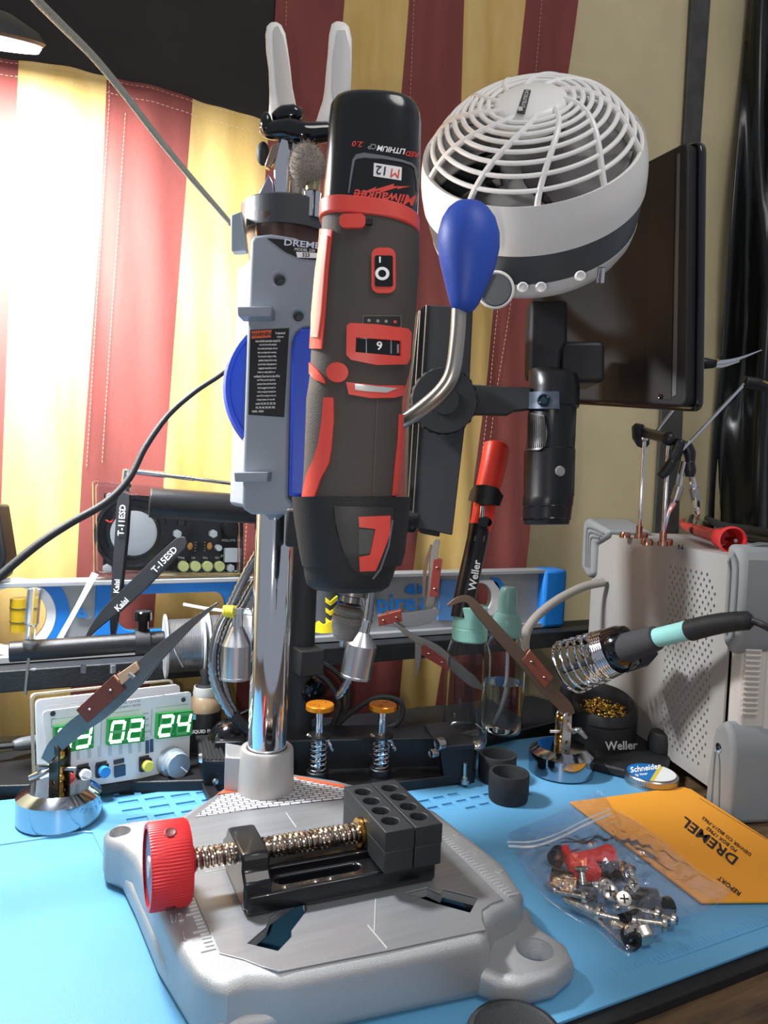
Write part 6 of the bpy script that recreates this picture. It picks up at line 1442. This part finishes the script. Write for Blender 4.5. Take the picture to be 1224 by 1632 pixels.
# contents
def screw_obj(x, y, z, az, el, L, head, label, dome=False):
    """machine screw: head towards azimuth az (deg, 0 = photo right), elevation el"""
    p = HZ(z)(x, y); a = radians(az); e = radians(el); hr = nrm([RT[0], RT[1], 0]); hf = nrm([FW[0], FW[1], 0])
    d_ = (hr*cos(a)+hf*sin(a))*cos(e)+np.array([0, 0, sin(e)])
    t = thing('machine_screw', label, 'screw', p, 'loose screws in the zip bag'); r = head*.42
    tip, hd = p-d_*L/2, p+d_*L/2
    m_ = MB(); m_.cyl(tip, hd, r, n=14); m_.helix(tip+d_*.0005, hd-d_*.0005, r*1.02, r*.14, max(3, L/.0011), 5); m_.build('shank', mat('nickel', 'cfc8bd', .22, 1), t)
    h_ = MB().lathe(hd, d_, [(r, 0), (head*(1 if dome else .95), .0004 if dome else .0022), (head, .0008 if dome else .0026), (head*.9, .0024 if dome else .0030), (head*.5, .0032), (.0001, .0033)], 24).build('screw_head', mat('nickel', ''), t)
    u = nrm(np.cross(d_, [0.2, .3, 1])); v = np.cross(d_, u); c_ = hd+d_*.0031
    m_ = MB(); m_.box(c_, (head*1.1, head*.22, .0008), u, v); m_.box(c_, (head*.22, head*1.1, .0008), u, v); m_.build('cross_recess', mat('recess_dark', '2b2927', .5), h_)
    return t
SCR = [(928, 1400, .013, 95, 62, .006, .0048, 'screw with its round cross head up against the red plastic piece', 0), (926, 1408, .008, 158, 0, .020, .0026, 'thin screw lying across just below the red piece', 1), (925, 1444, .006, -38, 0, .019, .0046, 'long screw at the lower left of the pile, cross head to the right', 1),
       (970, 1425, .014, -100, 40, .009, .0046, 'screw with a washer in the middle of the pile', 1), (988, 1440, .012, -90, 45, .012, .0042, 'screw pointing upright with its flat head down, in the middle of the pile', 0), (1010, 1402, .014, 88, 14, .014, .0036, 'screw standing on its tip at the upper right of the pile', 1),
       (978, 1462, .007, -20, 0, .018, .0032, 'thin screw lying level below the middle of the pile', 1), (1022, 1452, .008, -25, 5, .014, .0038, 'screw at the right of the pile, head towards the clear edge', 1), (1048, 1458, .006, -30, 0, .014, .0036, 'rightmost screw of the pile with a small head', 1), (955, 1412, .012, -70, 25, .010, .0046, 'screw with a round shiny head just left of the washer', 1), (1000, 1420, .013, -80, 50, .014, .0034, 'thin screw leaning between the washer and the tall screw', 1), (1035, 1470, .010, -10, 0, .012, .0040, 'screw just above the shiny nut, head to the right', 1), (905, 1425, .010, -30, 8, .016, .0030, 'thin screw at the far left of the pile pointing down right', 1), (990, 1478, .007, -60, 10, .012, .0048, 'screw with a large shiny head near the lower end of the pile', 1)]
for s_ in SCR: screw_obj(s_[0], s_[1], s_[2], s_[3], s_[4], s_[5], s_[6], s_[7], bool(s_[8]))
rp_ = [HZ(.013)(*p) for p in ((893, 1346), (903, 1340), (914, 1356), (945, 1350), (968, 1341), (982, 1348), (986, 1370), (966, 1385), (930, 1386), (918, 1396), (908, 1380), (904, 1362))]
solo(MB().prism(rp_, (0, 0, -.009)).build('red_plastic_piece', mat('piece_red', 'd42c2c', .35), None, .0025, 3), 'bright red plastic piece with a prong inside the zip bag', 'plastic piece')
for i, (x, y, z_, az_, r_, L_, lab_) in enumerate(((888, 1364, .0065, 60, .0052, .010, 'uppermost black cap at the left of the bag'), (896, 1402, .0070, -22, .0055, .014, 'black cap under the thin screw at the left of the pile'), (930, 1420, .0060, -20, .0050, .016, 'black cap between the long screw and the middle of the pile'),
        (975, 1390, .0085, 5, .0062, .018, 'large black cap just below the red piece'), (1022, 1430, .0062, -8, .0055, .018, 'black cap at the right of the upright screws'), (1056, 1446, .0060, 20, .0054, .011, 'rightmost black cap in the bag'), (1005, 1495, .0052, -90, .0048, .008, 'lowest black cap near the tip of the bag'), (1005, 1468, .0055, 30, .0050, .014, 'black cap just above the lowest one'))):
    p = HZ(z_)(x, y); a = radians(az_); hr = nrm([RT[0], RT[1], 0]); hf = nrm([FW[0], FW[1], 0]); d_ = hr*cos(a)+hf*sin(a)
    m_ = MB().lathe(p-d_*L_/2, d_, [(r_*.5, 0), (r_, .0008), (r_, L_-.001), (r_*.9, L_), (r_*.45, L_), (r_*.40, L_-.003), (.0001, L_-.003)], 24)
    solo(m_.build('plastic_spacer', blkg if i % 2 else blk), lab_.replace('cap', 'plastic spacer'), 'spacer', 'black spacers in the zip bag')
q_ = HZ(.009)(968, 1416); wsb = MB().lathe(q_, nrm([.2, -.5, .8]), [(.0022, 0), (.0062, 0), (.0062, .0010), (.0022, .0010)], 28, False); wsb.b.verts.ensure_lookup_table()
solo(wsb.build('washer', steel), 'shiny washer in the middle of the screws', 'washer')
q_ = HZ(.005)(1022, 1489); m_ = MB().lathe(q_-np.array([.003, 0, 0]), nrm([1, -.3, .2]), [(.0050, 0), (.0056, .001), (.0056, .006), (.005, .007)], 6)
solo(m_.build('hex_nut', mat('nickel', ''), None, .0004), 'shiny hexagonal nut at the lower right of the pile in the zip bag', 'nut')
# round black thing at the very front edge
q_ = HZ(.004)(822, 1650)
m_ = MB(); rc_ = np.array([q_[0], q_[1], 0]); m_.lathe((q_[0], q_[1], -.0078), (0, 0, 1), [(.018, 0), (.0205, .001), (.0210, .012), (.0200, .0135), (.018, .0140), (.0165, .0130), (.0001, .0128)], 48)
solo(m_.build('round_tin', blkm), 'round black tin just showing at the bottom edge in front of the stand base', 'tin')
# ============================================================ pliers and polishing ball in the cup on top
pl_ = thing('pliers', 'pliers with two pale grey curved handles standing upright above the drill press column', 'pliers', ad(455, 335, .48))
hm = mat('handle_pale', 'eeeae4', .4)
HL = Loft([(37, 430, 443), (42, 425, 449), (55, 423, 455), (80, 424, 459), (110, 428, 463), (140, 429, 466), (165, 429, 471), (182, 428, 475), (192, 430, 470)], .485, .485, .45, 2.2); HL.mb().build('left_handle', hm, pl_, ang=60)
conform('handle_recess', [[(437, 46), (443, 43), (451, 60), (457, 90), (461, 120), (464, 145), (470, 172), (452, 180), (445, 165), (441, 130), (438, 90), (436, 60)]], HL, .0001, .0010, mat('recess_pale', 'bfb9b2', .5), pl_, 8)
HR = Loft([(37, 534, 552), (42, 528, 557), (60, 524, 561), (90, 522, 561), (120, 519, 560), (145, 517, 559), (165, 514, 559), (180, 509, 556), (192, 505, 545), (198, 502, 532)], .485, .485, .45, 2.2); HR.mb().build('right_handle', hm, pl_, ang=60)
conform('handle_inlay', [[(538, 50), (550, 50), (557, 80), (557, 130), (556, 165), (534, 172), (530, 140), (532, 90)]], HR, .0001, .0010, mat('inlay_pale', 'c6c3c0', .5), pl_, 8)
body = mat('gloss_black', '')
m_ = MB(); m_.tube([ad(420, 204, .482), ad(436, 208, .480), ad(460, 207, .478), ad(482, 214, .478), ad(506, 212, .480), ad(524, 210, .482)], [.0050, .0060, .0072, .0078, .0066, .006], 16, 5); m_.build('pivot_housing', body, pl_, ang=180)
MB().tube([ad(438, 190, .482), ad(452, 184, .480), ad(470, 182, .480), ad(480, 178, .482)], [.004, .006, .006, .003], 14, 5).build('latch_tab', body, pl_, ang=180)
MB().ball(ad(424, 196, .478), .0036, 14, 10, (1, 1, 1.9)).build('side_button', body, pl_); MB().ball(ad(419, 245, .485), .0042, 14, 10, (1, 1, 1.8)).build('side_button', blkm, pl_)
J = PF(450, 270, .478)
MB().prism([J(*p) for p in ((446, 216), (462, 214), (463, 240), (458, 333), (437, 333), (436, 260))], J.n*-.008).build('jaw', chrome, pl_, .0015)
MB().prism([J(*p) for p in ((463, 214), (482, 216), (484, 333), (461, 333))], J.n*-.012).build('jaw', mat('satin_steel', ''), pl_, .003, 3)
MB().prism([J(*p) for p in ((432, 232), (446, 222), (441, 246), (430, 268), (421, 264))], J.n*-.006).build('side_lever', mat('lever_tan', '9a8878', .3, .8), pl_, .001)
MB().prism([J(*p) for p in ((428, 276), (436, 290), (438, 334), (408, 334), (410, 312), (420, 292))], J.n*-.009).build('wire_cutter', mat('satin_mauve', 'a79fb0', .25, .9), pl_, .001)
fbk = thing('polishing_ball', 'fuzzy grey felt polishing ball on a brass mandrel next to the pliers', 'polishing bit', ad(495, 330, .462))
bcn = ad(490, 264, .462); rbk = 32*.462/F
m_ = MB(); m_.ball(bcn, rbk*.93, 40, 24, (.95, .95, 1.12)); felt = m_.build('felt_ball', mat('felt_grey', 'a2978e', .95, bump=1.0, bscale=1400, var=.4, vscale=900), fbk)
fz = MB(); random.seed(5)
for i in range(900):
    z_ = random.uniform(-1, 1); a = random.uniform(0, 2*pi); s_ = sqrt(1-z_*z_); n_ = np.array([s_*cos(a), s_*sin(a), z_]); p_ = bcn+n_*rbk*np.array([.88, .88, 1.04])
    if n_@FW > .3: continue
    q_ = np.array([random.uniform(-1, 1) for _ in range(3)]); fz.tube([p_, p_+n_*.0011+q_*.0006, p_+n_*.0014+q_*.0016], .00013, 3, 0)
fz.build('felt_fuzz', mat('felt_grey', ''), fbk)['kind'] = 'stuff'
MB().cyl(ad(499, 284, .462), ad(498, 308, .462), .0046).build('brass_collar', mat('collar_brass', '9c9170', .3, .8), fbk, .0004)
MB().lathe(ad(498, 306, .462), (0, 0, -1), [(.0050, 0), (.0058, .001), (.0054, .003), (.0054, .016)], 28).build('chrome_socket', chrome, fbk)
# ============================================================ cables and lamp
pc_ = MB().tube([ad(30, -30, .36), ad(62, 4, .375), ad(100, 42, .395), ad(150, 92, .42), ad(200, 152, .445), ad(250, 217, .465), ad(300, 278, .48), ad(345, 330, .49), ad(369, 358, .494)], [.0022, .0024, .0024, .0023, .0022, .0021, .0020, .0018, .0017], 14, 8)
solo(pc_.build('pale_cable', mat('cable_pale', '9c9c8f', .5, bump=1.0, bscale=900, stretch=(1, 1, 3)), ang=180), 'pale braided cable running diagonally from the top left to the cup on the column', 'cable')
bk = MB().tube([ad(362, 590, .53), ad(345, 602, .525), ad(310, 625, .52), ad(268, 662, .515), ad(232, 712, .505), ad(206, 762, .495), ad(170, 800, .485), ad(110, 835, .472), ad(60, 868, .46), ad(0, 918, .445), ad(-60, 975, .43)], [.0016, .0017, .0018, .0019, .0021, .0023, .0025, .0025, .0026, .0026, .0026], 14, 8)
solo(bk.build('power_cable', blkm, ang=180), 'black cord sweeping from behind the blue wheel down to the left edge', 'cord')
le = PF(0, 855, .60)
solo(MB().prism([le(*p) for p in ((-60, 800), (-4, 805), (9, 888), (2, 920), (-60, 960))], le.n*-.02).build('black_casing', blk, None, .002), 'black angular casing cut off by the left edge above the cord', 'casing')
lampt = thing('desk_lamp', 'white glowing lamp head at the top left corner above the bunting', 'lamp', (LAMP_C[0], LAMP_C[1], LAMP_C[2]))
MB().lathe(LAMP_C, -LAMP_N, [(.050, -.002), (.058, -.002), (.060, 0), (.056, .006), (.04, .014), (.0001, .018)], 56).build('lamp_shade', mat('lamp_shade_dark', '2a2a2c', .5), lampt)
MB().lathe(LAMP_C+LAMP_N*.006, -LAMP_N, [(.0001, 0), (.055, 0), (.057, .003), (.0001, .003)], 56).build('lamp_diffuser', mat('diffuser_glow', 'f3f6ff', .5, emit=9), lampt)
MB().tube([LAMP_C-LAMP_N*.012, LAMP_C-LAMP_N*.06-RT*.04, LAMP_C-LAMP_N*.10-RT*.15+FW*.1], .006, 12, 6).build('lamp_arm', blkm, lampt)
